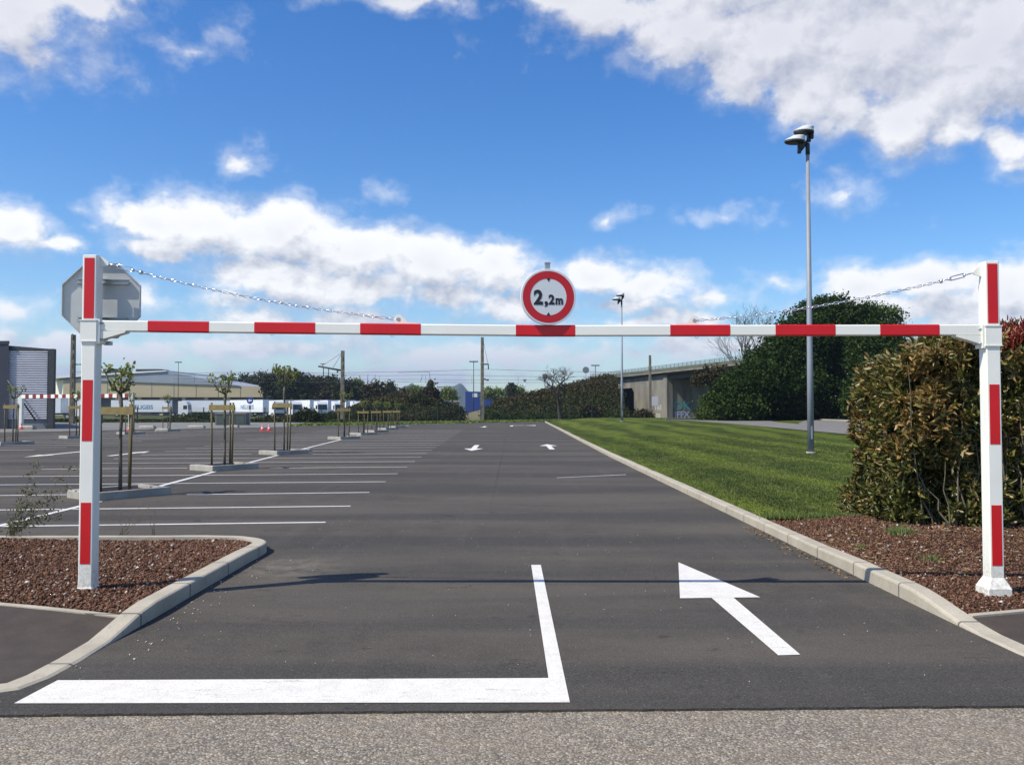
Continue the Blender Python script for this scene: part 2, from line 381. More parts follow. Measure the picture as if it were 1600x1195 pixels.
def lawn_col(t, p, lo=(.040, .062, .008), hi=(.155, .195, .024)):
    sp = t.new('ShaderNodeSeparateXYZ'); t.l.new(p, sp.inputs[0])
    wob = t.m('MULTIPLY', t.m('SUBTRACT', t.noise(t.scalev(p, (.5, .10, 1)), 1.0, 4, .6), .5), 4.5)
    st = t.m('SINE', t.m('MULTIPLY', t.m('ADD', sp.outputs[0], wob), 2.4))  # mowing stripes: light on leaning blades, put into the colour
    n = t.noise(t.scalev(p, (1.6, .45, 1)), .9, 6, .65); n2 = t.noise(p, 6, 5, .7)
    f = t.m('ADD', t.m('MULTIPLY', st, .24), t.m('ADD', t.m('MULTIPLY', n, 1.1), t.m('MULTIPLY', n2, .5)))
    c = t.mix(t.mr(f, .5, 1.15), lo, hi)
    dry = t.noise(p, .55, 5, .65)
    return t.mix(t.mr(dry, .52, .70, 0, .6), c, (.17, .17, .042))
def f_lawn(t, b):
    p = geo_pos(t); c = lawn_col(t, p); f = t.noise(p, 70, 3, .8)
    c = t.mix(t.mr(f, .35, .6, .6, 0), c, (.018, .030, .007))
    t.l.new(c, b.inputs['Base Color']); bump(t, b, f, .05, .9)
M_lawn = mat('lawn_turf', rough=.9, fn=f_lawn, spec=.1)
def f_blade(t, b):
    g = t.new('ShaderNodeNewGeometry'); c = lawn_col(t, g.outputs['Position'], (.048, .080, .010), (.165, .220, .028))
    c = t.mix(t.mr(g.outputs['Random Per Island'], .0, 1, 0, .55), c, (.10, .115, .035)); t.l.new(c, b.inputs['Base Color'])
M_blade = mat('grass_blade', rough=.6, fn=f_blade, spec=.25)
def f_ground(t, b):
    p = geo_pos(t); a = t.noise(p, .05, 5, .6); n = t.noise(p, 1.5, 5, .7)
    c = t.mix(t.mr(a, .4, .6), (.055, .075, .022), (.13, .12, .06)); c = t.mix(t.mr(n, .4, .6, .5, 0), c, (.03, .04, .015)); t.l.new(c, b.inputs['Base Color'])
M_ground = mat('rough_ground', rough=.95, fn=f_ground, spec=.1)
def leafmat(name, stops, rough=.5, trans=.25, spec=.4):
    m = bpy.data.materials.new(name); m.use_nodes = True; t = NT(m.node_tree); b = t.n['Principled BSDF']
    g = t.new('ShaderNodeNewGeometry'); c = t.ramp(g.outputs['Random Per Island'], stops)
    big = t.noise(g.outputs['Position'], .9, 3, .6)
    c = t.mix(t.mr(big, .35, .65, .0, .35), c, tuple(x * .45 for x in stops[len(stops)//2][1]))
    t.l.new(c, b.inputs['Base Color']); b.inputs['Roughness'].default_value = rough; b.inputs['Specular IOR Level'].default_value = spec
    tr = t.new('ShaderNodeBsdfTranslucent'); t.l.new(c, tr.inputs[0]); mx = t.new('ShaderNodeMixShader'); mx.inputs[0].default_value = trans
    t.l.new(b.outputs[0], mx.inputs[1]); t.l.new(tr.outputs[0], mx.inputs[2]); t.l.new(mx.outputs[0], t.n['Material Output'].inputs[0])
    return m
L_hedge = leafmat('hedge_leaf', [(0, (.040, .056, .009)), (.35, (.085, .108, .020)), (.65, (.165, .168, .042)), (.9, (.27, .23, .08)), (1, (.48, .42, .24))], .35, .2, .5)
L_hedge_b = leafmat('hedge_leaf_bronze', [(0, (.12, .10, .024)), (.4, (.25, .175, .048)), (.8, (.40, .245, .08)), (1, (.52, .38, .19))], .4, .2, .5)
L_red = leafmat('hedge_red_shoot', [(0, (.15, .02, .018)), (.5, (.26, .03, .03)), (1, (.34, .14, .05))], .35, .3)
L_dark = leafmat('evergreen_leaf', [(0, (.008, .017, .003)), (.5, (.020, .042, .006)), (.9, (.042, .078, .011)), (1, (.080, .120, .022))], .65, .12, .12)
L_mid = leafmat('broadleaf_leaf', [(0, (.022, .045, .006)), (.5, (.050, .088, .012)), (1, (.095, .140, .024))], .6, .2, .2)
L_far = leafmat('far_leaf', [(0, (.014, .022, .008)), (.5, (.026, .037, .012)), (1, (.055, .060, .020))], .7, .1, .1)
L_farb = leafmat('far_brown_leaf', [(0, (.028, .026, .013)), (.5, (.050, .043, .021)), (1, (.11, .095, .05))], .7, .1, .1)
L_young = leafmat('young_leaf', [(0, (.11, .15, .025)), (.5, (.20, .24, .045)), (1, (.32, .33, .09))], .5, .35)
L_spring = leafmat('spring_leaf', [(0, (.08, .13, .02)), (.5, (.15, .20, .04)), (1, (.23, .27, .07))], .6, .25, .2)
L_scrub = leafmat('scrub_leaf', [(0, (.020, .025, .008)), (.4, (.045, .045, .015)), (.8, (.080, .064, .028)), (1, (.12, .088, .045))], .8, .1, .1)
L_scrubg = leafmat('green_scrub_leaf', [(0, (.014, .026, .006)), (.5, (.032, .050, .011)), (1, (.06, .082, .02))], .8, .1, .1)
L_dry = leafmat('dry_leaf', [(0, (.13, .07, .03)), (.5, (.24, .15, .07)), (1, (.36, .27, .15))], .7, .1)
L_weed = leafmat('weed_leaf', [(0, (.10, .10, .035)), (.5, (.17, .16, .06)), (1, (.28, .26, .13))], .6, .2)
M_bark = noisy('bark', (.15, .13, .09), (.07, .06, .042), 12, .9, bd=.01)
M_bark2 = noisy('pale_bark', (.20, .17, .11), (.10, .085, .06), 12, .9, bd=.01)
M_twig = noisy('bare_twig', (.075, .062, .055), (.04, .034, .03), 3, .9)
def f_white(t, b):
    p = geo_pos(t); n = t.noise(p, 2.2, 6, .6); f = t.noise(p, 38, 4, .75); k = t.noise(t.scalev(p, (1, 1, .12)), 30, 4, .7)
    c = t.mix(t.mr(n, .35, .7), (.83, .83, .765), (.77, .77, .70)); sp = t.new('ShaderNodeSeparateXYZ'); t.l.new(p, sp.inputs[0])
    splash = t.m('MULTIPLY', t.mr(sp.outputs[2], .12, .50, .55, 0, True), t.mr(f, .40, .62)); c = t.mix(splash, c, (.36, .29, .22))
    c = t.mix(t.mr(k, .60, .74, 0, .28), c, (.50, .49, .44)); c = t.mix(t.mr(f, .72, .76, 0, .7), c, (.30, .20, .13)); t.l.new(c, b.inputs['Base Color'])
M_white = mat('white_gloss_paint', rough=.36, fn=f_white)
M_red = noisy('red_reflective_tape', (.62, .006, .012), (.52, .005, .010), 3, .35)
M_galv = noisy('galvanised_steel', (.50, .52, .54), (.38, .40, .42), 9, .42, metal=.75)
M_zinc = mat('chain_zinc', (.72, .74, .76), .25, .9)
M_alu = noisy('sign_back_aluminium', (.54, .56, .55), (.45, .47, .465), 5, .5, metal=.25)
M_pole = noisy('lamp_pole_paint', (.25, .28, .32), (.21, .235, .27), 2, .5)
M_house_lamp = mat('lamp_housing', (.58, .59, .60), .35)
M_black = mat('black_plastic', (.02, .021, .023), .45)
M_blk = mat('black_print', (.012, .013, .016), .5)
M_signw = mat('sign_white', (.66, .69, .71), .4)
M_signr = mat('sign_red', (.50, .010, .018), .4)
M_stopr = mat('stop_front_red', (.45, .012, .018), .4)
M_wood = noisy('stake_wood', (.15, .125, .058), (.085, .07, .033), 9, .85, bd=.004, stretch=(1, 1, .15))
M_wood2 = noisy('board_wood', (.30, .235, .085), (.19, .145, .055), 9, .8, bd=.004)
M_pylon = noisy('railway_pole_concrete', (.22, .195, .145), (.13, .115, .085), 1.6, .9)
M_steel = noisy('dark_steel', (.07, .075, .08), (.045, .048, .05), 3, .6, metal=.3)
M_fence = mat('fence_green', (.018, .035, .024), .5)
M_cladd = noisy('dark_cladding', (.030, .034, .052), (.024, .027, .042), .8, .5)
M_screen = noisy('ribbed_metal', (.62, .62, .66), (.52, .52, .56), .6, .5)
M_cream = noisy('cream_cladding', (.78, .76, .64), (.70, .68, .56), .3, .7)
M_tan = noisy('tan_cladding', (.50, .42, .27), (.44, .365, .235), .12, .75, stretch=(1, 1, 4))
M_slate = noisy('grey_gable_cladding', (.30, .34, .39), (.26, .30, .35), .2, .6)
M_roofw = mat('white_roof', (.75, .76, .77), .6)
M_recess = noisy('shade_blue_grey', (.20, .22, .25), (.13, .145, .17), .2, .7)
M_bluew = mat('blue_cladding', (.015, .045, .21), .5)
M_ltblue = mat('light_blue_roof', (.24, .45, .60), .5)
M_trailer = noisy('trailer_white', (.76, .79, .82), (.68, .71, .74), .5, .4)
M_cabw = mat('cab_white', (.74, .75, .76), .35)
M_glass = mat('dark_glass', (.02, .03, .035), .12)
M_tyre = mat('tyre_rubber', (.02, .02, .02), .8)
M_blueT = mat('blue_lettering', (.04, .16, .34), .5)
M_bluesign = mat('blue_sign_face', (.012, .05, .28), .4)
M_whiteprint = mat('white_print', (.8, .8, .8), .5)
M_cone = mat('cone_red', (.80, .07, .07), .5)
M_hill = noisy('hill_wood', (.020, .032, .020), (.038, .050, .030), .012, .9)
M_grav = noisy('yard_concrete', (.20, .19, .17), (.14, .135, .125), .5, .9, obj=False)
M_road2 = noisy('far_road', (.185, .172, .155), (.145, .136, .124), 1.2, .85, obj=False)
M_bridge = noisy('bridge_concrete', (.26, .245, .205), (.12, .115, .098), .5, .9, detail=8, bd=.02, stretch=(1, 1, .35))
M_bridged = noisy('bridge_concrete_shaded', (.085, .08, .07), (.055, .05, .045), .3, .9)  # bridge concrete with the shade under the deck put into its colour
M_mossy = noisy('mossy_fascia', (.12, .13, .095), (.075, .082, .06), .4, .9)
M_rail = mat('bridge_railing_paint', (.16, .19, .20), .6)
M_graf = mat('graffiti_teal', (.10, .30, .30), .6); M_graf2 = mat('graffiti_lilac', (.42, .42, .62), .6); M_grafw = mat('graffiti_white', (.42, .42, .40), .6)
M_house = mat('far_house_wall', (.55, .50, .44), .8)

# ------------------------------------------------------------------ terrain
def kerb_x(Y): return interp(Y, [(5, 3.31), (30, 3.32), (49, 3.5), (75, 3.8), (111, 4.17)])
def lawn_z(x, Y):
    h = .10 + .5 * ss((Y - 33) / 45) * ss((x - kerb_x(min(Y, 111)) - .2) / 6)
    return h * (1 - ss((Y - 108) / 14)) - .10 * ss((Y - 108) / 14)
def GL(px, py, up=0.0):
    z = .3
    for _ in range(40):
        g = G(px, py, z); z = .5 * z + .5 * lawn_z(g.x, g.y)
    return Vector((g.x, g.y, z + up))
def grid_sheet(name, xs, ys, zf, m, xf=None):
    V = []; Fc = []
    for j, y in enumerate(ys):
        for i, u in enumerate(xs):
            x = xf(u, y) if xf else u
            V.append((x, y, zf(x, y)))
    n = len(xs)
    for j in range(len(ys) - 1):
        for i in range(n - 1): Fc.append((j*n+i, j*n+i+1, (j+1)*n+i+1, (j+1)*n+i))
    return tag(np_mesh(name, V, Fc, m, smooth=True), kind='structure')
sheet('ground', [(-6000, -3000), (6000, -3000), (6000, 9000), (-6000, 9000)], -.10, M_ground)
# the public road in the foreground (old exposed aggregate)
e0 = G(0, 1116); e1 = G(1600, 1101.5); sl = (e1.y - e0.y) / (e1.x - e0.x); edge = lambda x: e0.y + (x - e0.x) * sl
rr = random.Random(3)
xs = [-14 + i * .07 for i in range(401)]
pts = [(x, edge(x) + .02) for x in (-40, 40)]
sheet('road', [(-40, -12), (40, -12), (40, edge(40) + .05), (-40, edge(-40) + .05)], -.014, M_agg)
# car park asphalt, its front edge a real step of 14 mm onto the old road
FARL = G(0, 676); FARR = G(851, 659.6)
fs = (FARR.y - FARL.y) / (FARR.x - FARL.x)
m = MB(); fe = [(-40, edge(-40))] + [(x, edge(x) + rr.uniform(-.006, .006)) for x in xs] + [(40, edge(40))]
back = [(40, 14), (4.6, 14), (kerb_x(111) + .05, FARR.y), (-60, FARR.y + (-60 - FARR.x) * fs), (-60, 12), (-40, 12)]
poly = fe + back; n = len(poly)
m.add([(x, y, 0) for x, y in poly], [tuple(range(n))]); k = len(fe)
m.add([(x, y, 0) for x, y in fe] + [(x, y, -.03) for x, y in fe], [(i, i + k, i + k + 1, i + 1) for i in range(k - 1)])
tag(m.build('parking_lot', M_asph), kind='structure')
# pale concrete yard beyond the far left edge of the car park
sheet('yard', [(-75, 25), (-60, 25), (-60, FARR.y + (-60 - FARR.x) * fs), (-10, FARR.y + (-10 - FARR.x) * fs - .5), (-16, 112), (-75, 112)], -.03, M_grav)

# ------------------------------------------------------------------ painted markings
def mark(name, polys, z=.004, m=None, label=None):
    b_ = MB()
    for pl in polys: b_.add([(p[0], p[1], z) for p in pl], [tuple(range(len(pl)))])
    return b_.build(name, m or M_paint)
g = lambda *a: [G(px, py, .004) for px, py in a]
o = mark('stop_line', [g((22, 1098), (90, 1062), (857, 1058.5), (830, 882), (845, 882), (890.5, 1096.5))])
tag(o, 'wide white L shaped stop line painted across the left lane', 'road marking')
o = mark('direction_arrow', [g((1060, 878), (1188, 932.5), (1062.5, 934)), g((1112, 933.6), (1146, 933), (1250.5, 1022), (1216, 1023))])
tag(o, 'large near white arrow painted on the right lane past the gate', 'road arrow')
def arrow(x, y0, y1, up=True, w=.42, sw=.09, hl=None):
    L = y1 - y0; hl = hl or L * .36; s_ = 1 if up else -1; tip = y1 if up else y0; e = y0 if up else y1
    hb = tip - s_ * hl
    return [[(x, tip), (x + w, hb), (x - w, hb)], [(x - sw, hb), (x + sw, hb), (x + sw, e), (x - sw, e)]]
for x, a, b_, up, lab in ((-1.58, 34.0, 39.4, False, 'white arrow in the main aisle pointing back to the gate'), (1.62, 35.2, 40.4, True, 'white arrow in the main aisle pointing away, beside the lawn kerb'),
        (-16.45, 29.4, 33.5, False, 'white arrow in the left aisle, the one nearer the picture edge'), (-13.95, 30.2, 33.6, True, 'white arrow in the left aisle behind the nearest staked tree'),
        (-2.6, 79, 84.5, False, 'tiny far white arrow at the end of the main aisle, left one')):
    tag(mark('direction_arrow', arrow(x, a, b_, up, w=.40 if a > 33.9 else .3, sw=.11)), lab, 'road arrow', 'arrows painted in the aisles')
tag(mark('direction_arrow', [[(1.2, 88), (2.4, 87), (2.4, 90)], [(.0, 88.0), (1.2, 88), (1.2, 88.8), (.0, 88.8)], [(-.2, 84), (.1, 84), (.1, 88), (-.2, 88)]]), 'far white turning arrow at the end of the right lane', 'road arrow', 'arrows painted in the aisles')
SP = [(8, -6.9), (12, -7.05), (16, -7.2), (23.7, -7.75), (31.9, -8.3), (48, -9.2), (78, -10.3), (110, -11)]
spx = lambda Y: interp(Y, SP)
RE = [(12.4, -2.65), (14.5, -2.68), (16.9, -2.76), (19.4, -2.81), (21.8, -2.86), (24.4, -2.93), (27, -3.0), (75, -4.0)]
ends = [12.43, 14.5, 16.9, 19.4, 21.8, 24.4] + [26.9 + 2.5 * i for i in range(18)]
ISL1 = [16.2, 23.5, 31.6, 47.6, 55.6, 62.5, 70.2, 78.0]
ISL2 = [40.0, 49.0, 57.2, 65.3]
def quadline(x0, y0, x1, y1, w=.1):
    return [(x0, y0 - w/2), (x1, y1 - w/2), (x1, y1 + w/2), (x0, y0 + w/2)]
def near_isl(Y, L): return any(abs(Y - c) < 1.15 for c in L)
ql = []
for Y in ends:
    xr = interp(Y, RE); xs_ = spx(Y - .5); ql.append(quadline(xs_ + (1.1 if near_isl(Y - .5, ISL1) else 0), Y - .1 * (xr - xs_), xr, Y))
tag(mark('parking_bay_line', ql, z=.004, m=M_line), 'row of thin white bay lines right of the staked trees', 'parking lines', kind='stuff') if False else None
cnt = 0
nm = ['nearest', 'second', 'third', 'fourth', 'fifth', 'sixth', 'seventh', 'eighth', 'ninth', 'tenth', 'eleventh', 'twelfth', 'thirteenth', 'fourteenth', 'fifteenth', 'sixteenth', 'seventeenth', 'eighteenth', 'nineteenth', 'twentieth', 'twenty first', 'twenty second', 'twenty third', 'twenty fourth', 'twenty fifth']
def ordn(i): return nm[i] 
for i, q_ in enumerate(ql):
    tag(mark('parking_bay_line', [q_], m=M_line), ('%s white bay line right of the staked tree row, counted from the gate' % ordn(i)), 'parking line', 'bay lines right of the tree row')
for i, Y in enumerate(ends):
    xs_ = spx(Y - .6); xl = xs_ - 4.9; s0 = xs_ - (1.15 if near_isl(Y - .7, ISL1) else .08)
    tag(mark('parking_bay_line', [quadline(xl, Y - .45 - .1 * (xs_ - xl), s0, Y - .45)], m=M_line), ('%s white bay line left of the staked tree row, counted from the gate' % ordn(i)), 'parking line', 'bay lines left of the tree row')
for i in range(24):
    Y = 22 + 2.5 * i
    if Y > 68: break
    tag(mark('parking_bay_line', [quadline(-29.5, Y - 1, -24.6, Y - .5), quadline(-24.3, Y - .45, -18.9, Y)], m=M_line), '%s faint bay line of the farther left parking row, counted from the gate' % ordn(i), 'parking line', 'bay lines of the farther left row')
# the white spine line between the islands
segs = []; prev = 11.0
for k_, c in enumerate(ISL1 + [90]):
    a, b_ = prev, c - 1.0; N_ = max(2, int((b_ - a) / 2))
    ys = np.linspace(a, b_, N_)
    tag(mark('parking_spine_line', [[(spx(a) - .06, a), (spx(a) + .06, a), (spx(b_) + .06, b_), (spx(b_) - .06, b_)]], z=.008, m=M_line), '%s white line section between tree islands of the nearer row' % ordn(k_), 'parking line', 'lines joining the tree islands')
    prev = c + 1.0

# seam in the asphalt, a pale hairline across the lane
tag(mark('chalk_line', [[G(870, 746, .004), G(978, 741, .004), G(978, 741.45, .004), G(870, 746.35, .004)]], m=M_line), 'thin pale chalk line on the asphalt by the lawn kerb', 'chalk mark')

# ------------------------------------------------------------------ kerbs
def kerb(name, path, hfun, w, mt, label, cat='kerb', inside=1):
    """path = road side foot line; hfun(i,s) height; inside=+1 the kerb lies to the left of the path direction"""
    # resample
    P_ = [Vector((p[0], p[1], 0)) for p in path]; Q = []
    for a, b_ in zip(P_[:-1], P_[1:]):
        n_ = max(1, int((b_ - a).length / .25))
        for i in range(n_): Q.append(a.lerp(b_, i / n_))
    Q.append(P_[-1]); rings = []
    R = random.Random(len(Q)); off = 0; dh = 0; acc_ = 0
    for i, p in enumerate(Q):
        d = (Q[min(i+1, len(Q)-1)] - Q[max(i-1, 0)]).normalized(); nn = Vector((-d.y, d.x, 0)) * inside
        h = hfun(p)
        if i % 4 == 0: off = R.uniform(-.004, .004); dh = R.uniform(-.003, .003)
        h = max(.012, h + dh); b0 = p + nn * off
        rings.append([b0 + Vector((0, 0, -.05)), b0 + Vector((0, 0, max(.002, h - .022))), b0 + nn * .006 + Vector((0, 0, h - .008)), b0 + nn * .022 + Vector((0, 0, h)), b0 + nn * w + Vector((0, 0, h)), b0 + nn * (w + .001) + Vector((0, 0, -.05))])
    return tag(MB().loft(rings, 0, True).build(name, mt), label, cat)
def rk_h(p): return .10 * ss((p.y - 6.15) / 1.15) + .012 + .012 * ss((p.y - 6.9) / .6) * (1 - ss((p.y - 8.5) / 1))
rpath = [(3.9, 5.0), (3.55, 5.15), (3.38, 5.4), (3.32, 5.75)] + [(kerb_x(Y), Y) for Y in list(np.arange(6.2, 111, 2.4)) + [111]]
rpath = [(9.0, 4.93), (5.0, 4.93), (4.3, 4.95)] + rpath
kerb('lawn_kerb', rpath, rk_h, .15, M_conc, 'long pale concrete kerb between the driveway and the lawn', inside=-1)
KX = -2.75
def lk_h(p):
    if p.y > 9.0 and p.x < -2.9: return .115
    return .012 + .105 * ss((p.y - 5.85) / .95)
import math as _m
arc = lambda cx, cy, r, a0, a1, n: [(cx + r * _m.cos(rad(a0 + (a1 - a0) * i / n)), cy + r * _m.sin(rad(a0 + (a1 - a0) * i / n))) for i in range(n + 1)]
lpath = [(-14, 4.88), (-3.3, 4.88), (-3.0, 4.92), (-2.82, 5.03), (-2.76, 5.25), (KX, 5.6), (KX, 6), (KX, 9.2)] + arc(KX - .62, 9.72, .62, 0, 82, 8) + [(-3.6, 10.37), (-14, 10.37)]
kerb('bed_kerb', lpath, lk_h, .15, M_conc, 'pale concrete kerb wrapping round the left planting bed', inside=1)
# far edge kerb of the car park
kerb('far_kerb', [(FARR.x - .1, FARR.y), (-60, FARR.y + (-60 - FARR.x) * fs)], lambda p: .05, .15, M_conc2, 'low far kerb closing the end of the car park', inside=-1)

# ------------------------------------------------------------------ planting beds, pavements
def bed_z(x, Y): return .088 - .05 * (1 - ss((Y - 6.0) / .9)) + .035 * _m.sin(x * 1.3 + 1) * _m.sin(Y * 1.1) * .6
m = MB()
lb = [(-14, 6.60), (-2.92, 6.22)]
LEDGE = lambda x: 6.22 + (x + 2.92) * (6.60 - 6.22) / (-14 + 2.92) if x > -14 else 6.6
e_a = G(0, 953, .06); e_b = G(192, 967, .06); es = (e_b.y - e_a.y) / (e_b.x - e_a.x); LEDGE = lambda x: e_b.y + (x - e_b.x) * es
V = []; Fc = []; NX, NY = 40, 22
for j in range(NY):
    for i in range(NX): x = -14 + i / (NX - 1) * (14 + KX - .15); y = LEDGE(x) + (10.22 - LEDGE(x)) * j / (NY - 1); V.append((x, y, bed_z(x, y)))
for j in range(NY - 1):
    for i in range(NX - 1): a = j * NX + i; Fc.append((a, a + 1, a + NX + 1, a + NX))
tag(np_mesh('left_bed', V, Fc, M_soil, smooth=True), kind='structure')
sheet('left_pavement', [(-14, LEDGE(-14)), (KX - .14, LEDGE(KX - .14)), (KX - .14, 5.3), (-2.98, 5.06), (-3.3, 5.03), (-14, 5.03)], .104, M_walk) if False else None
# pavement ramps down to the dropped kerb
def pav(name, fn_front, fn_back, x0, x1, zfun):
    return grid_sheet(name, list(np.linspace(x0, x1, 30)), list(np.linspace(0, 1, 14)), zfun, M_walk)
V = []; Fc = []; NX, NY = 40, 14
for j in range(NY):
    for i in range(NX):
        x = -14 + (KX - .03 + 14) * i / (NX - 1); f_ = 4.95 if x < -3.05 else (4.95 + .35 * ss((x + 3.05) / .3)); bk = LEDGE(x)
        y = f_ + (bk - f_) * j / (NY - 1); V.append((x, y, .006 + .100 * ss((y - 5.85) / .95)))
for j in range(NY - 1):
    for i in range(NX - 1): a = j * NX + i; Fc.append((a, a + 1, a + NX + 1, a + NX))
tag(np_mesh('left_pavement', V, Fc, M_walk, smooth=True), kind='structure')
b_ = MB(); b_.loft([[(x, LEDGE(x) - .03, .0), (x, LEDGE(x) - .03, .012 + .100 * ss((LEDGE(x) - 5.85) / .95)), (x, LEDGE(x) + .03, .014 + .100 * ss((LEDGE(x) - 5.85) / .95)), (x, LEDGE(x) + .03, .0)] for x in np.linspace(-14, KX - .15, 30)], 0, True)
tag(b_.build('bed_edging', M_conc), 'thin concrete edging between left pavement and reddish bed', 'edging')
r_a = G(1516, 957, .07); r_b = G(1600, 948, .08); rs = (r_b.y - r_a.y) / (r_b.x - r_a.x); REDGE = lambda x: r_a.y + (x - r_a.x) * rs * .75
V = []; Fc = []
for j in range(NY):
    for i in range(NX):
        x = 3.36 + 8 * i / (NX - 1); f_ = 5.02 + .5 * (1 - ss((x - 3.36) / .5)); bk = REDGE(x); y = f_ + (bk - f_) * j / (NY - 1)
        V.append((x, y, .008 + .095 * ss((y - 6.15) / 1.15)))
for j in range(NY - 1):
    for i in range(NX - 1): a = j * NX + i; Fc.append((a, a + 1, a + NX + 1, a + NX))
tag(np_mesh('right_pavement', V, Fc, M_walk, smooth=True), kind='structure')
b_ = MB(); b_.loft([[(x, REDGE(x) - .03, .0), (x, REDGE(x) - .03, .02 + .095 * ss((REDGE(x) - 6.15) / 1.15)), (x, REDGE(x) + .03, .022 + .095 * ss((REDGE(x) - 6.15) / 1.15)), (x, REDGE(x) + .03, .0)] for x in np.linspace(3.46, 11.4, 30)], 0, True)
tag(b_.build('bed_edging', M_conc), 'thin concrete edging between right pavement and the hedge bed', 'edging')
def rbed_z(x, Y): return .08 - .06 * (1 - ss((Y - 6.2) / 1.1)) + .10 * ss((Y - 7.5) / 3) * ss((x - 3.6) / 1.2) + .02 * _m.sin(x * 2.3) * _m.sin(Y * 1.7) - .02
V = []; Fc = []; NX, NY = 50, 40
for j in range(NY):
    for i in range(NX):
        x = 3.46 + 9 * (i / (NX - 1)) ** 1.4; y = REDGE(x) + (12.1 - REDGE(x)) * j / (NY - 1); V.append((x, y, rbed_z(x, y)))
for j in range(NY - 1):
    for i in range(NX - 1): a = j * NX + i; Fc.append((a, a + 1, a + NX + 1, a + NX))
tag(np_mesh('right_bed', V, Fc, M_soil, smooth=True), kind='structure')
# lawn
us = list(np.linspace(0, 1, 60) ** 1.8)
ys = list(12 + 113 * np.linspace(0, 1, 90) ** 1.6)
grid_sheet('lawn', us, ys, lambda x, y: lawn_z(x, y) + .004, M_lawn, xf=lambda u, y: kerb_x(min(y, 111)) + .14 + u * 90)
# road behind the lawn
top = [(1040, 656.6), (1080, 656), (1140, 655.2), (1200, 655), (1260, 656), (1310, 658), (1360, 660.5), (1420, 663), (1500, 667)]
bot = [(1040, 657), (1080, 657.6), (1140, 662.2), (1200, 667.5), (1260, 673), (1310, 677.5), (1360, 682), (1420, 688), (1500, 697)]
A = []; B = []
for (p, q_) in zip(top, bot):
    a = GL(p[0], p[1], .012); c = GL(q_[0], q_[1], .012)
    A.append(a); B.append(c)
V = []; NXs = 8
for a, c in zip(A, B):
    for k_ in range(NXs):
        p = c.lerp(a, k_ / (NXs - 1)); V.append((p.x, p.y, lawn_z(p.x, p.y) + .03))
Fc = [(i*NXs+k_, i*NXs+k_+1, (i+1)*NXs+k_+1, (i+1)*NXs+k_) for i in range(len(A)-1) for k_ in range(NXs-1)]
tag(np_mesh('access_road', V, Fc, M_road2, smooth=True), kind='structure')
b_ = MB(); b_.loft([[(a.x, a.y, lawn_z(a.x, a.y) - .02), (a.x, a.y, lawn_z(a.x, a.y) + .16), (a.x, a.y + .2, lawn_z(a.x, a.y) + .16), (a.x, a.y + .2, lawn_z(a.x, a.y) - .02)] for a in A], 0, True)
tag(b_.build('road_kerb', M_conc2), 'pale kerb along the far side of the access road under the trees', 'kerb')

# ------------------------------------------------------------------ scattered stuff (numpy)
RG = np.random.default_rng(7)
OCT = np.array([(1,0,0),(-1,0,0),(0,1,0),(0,-1,0),(0,0,1),(0,0,-1)], float)
OF = np.array([(0,2,4),(2,1,4),(1,3,4),(3,0,4),(2,0,5),(1,2,5),(3,1,5),(0,3,5)])
def stones(name, C, size, mats, **kw):
    n = len(C); V = OCT[None] * size[:, None, None] * RG.uniform(.55, 1.15, (n, 6, 1)) * np.array([1, 1, .75])
    V = V + RG.normal(0, .18, (n, 6, 3)) * size[:, None, None]
    a = RG.uniform(0, 6.28, n); c, s_ = np.cos(a), np.sin(a)
    X = V[..., 0] * c[:, None] - V[..., 1] * s_[:, None]; Y_ = V[..., 0] * s_[:, None] + V[..., 1] * c[:, None]
    V = np.stack([X, Y_, V[..., 2]], -1) + C[:, None, :]
    Fc = (OF[None] + 6 * np.arange(n)[:, None, None]).reshape(-1, 3)
    return tag(np_mesh(name, V.reshape(-1, 3), Fc, mats), kind='stuff', **kw)
n = 95000
C = np.stack([KX - .17 - RG.uniform(0, 1, n) ** 1.25 * 6.2, RG.uniform(5.9, 10.2, n), np.zeros(n)], 1)
C = C[C[:, 1] > np.array([LEDGE(x) + .04 for x in C[:, 0]])]
C = C[~((C[:, 0] > -3.37) & (C[:, 1] > 9.72) & ((C[:, 0] + 3.37) ** 2 + (C[:, 1] - 9.72) ** 2 > .42 ** 2))]
sz = RG.gamma(3.4, .0023, len(C)) + .003; C[:, 2] = [bed_z(x, y) for x, y in C[:, :2]]; C[:, 2] += sz * .4 + RG.uniform(0, .008, len(C))
stones('lava_gravel', C, sz, M_lava, label='reddish brown lava gravel filling the left bed', cat='gravel')
n = 80000
C = np.stack([3.48 + RG.uniform(0, 1, n) ** 1.3 * 5.5, 6.2 + 6 * RG.uniform(0, 1, n), np.zeros(n)], 1)
C = C[C[:, 1] > np.array([REDGE(x) + .04 for x in C[:, 0]])]
sz = RG.gamma(3.4, .0022, len(C)) + .0026; C[:, 2] = [rbed_z(x, y) for x, y in C[:, :2]]; C[:, 2] += sz * .4
stones('lava_gravel', C, sz, M_lava, label='reddish brown lava gravel around the right post and hedge', cat='gravel')
def pale(n, x0, x1, y0, y1, zf, s0, s1, label):
    C = np.stack([RG.uniform(x0, x1, n), RG.uniform(y0, y1, n), np.zeros(n)], 1); sz = RG.uniform(s0, s1, n) ; C[:, 2] = [zf(x, y) for x, y in C[:, :2]]
    stones('loose_pebbles', C, sz, M_pebble, label=label, cat='pebbles')
pale(90, -7.5, KX - .3, 6.85, 9.6, lambda x, y: bed_z(x, y) + .016, .010, .024, 'pale pebbles scattered over the left bed')
pale(60, 3.6, 7, 6.9, 11, lambda x, y: rbed_z(x, y) + .015, .008, .02, 'pale pebbles scattered over the right bed')
pale(230, KX + .05, 3.3, 4.8, 13, lambda x, y: .003, .002, .006, 'tiny pale grit scattered on the driveway')
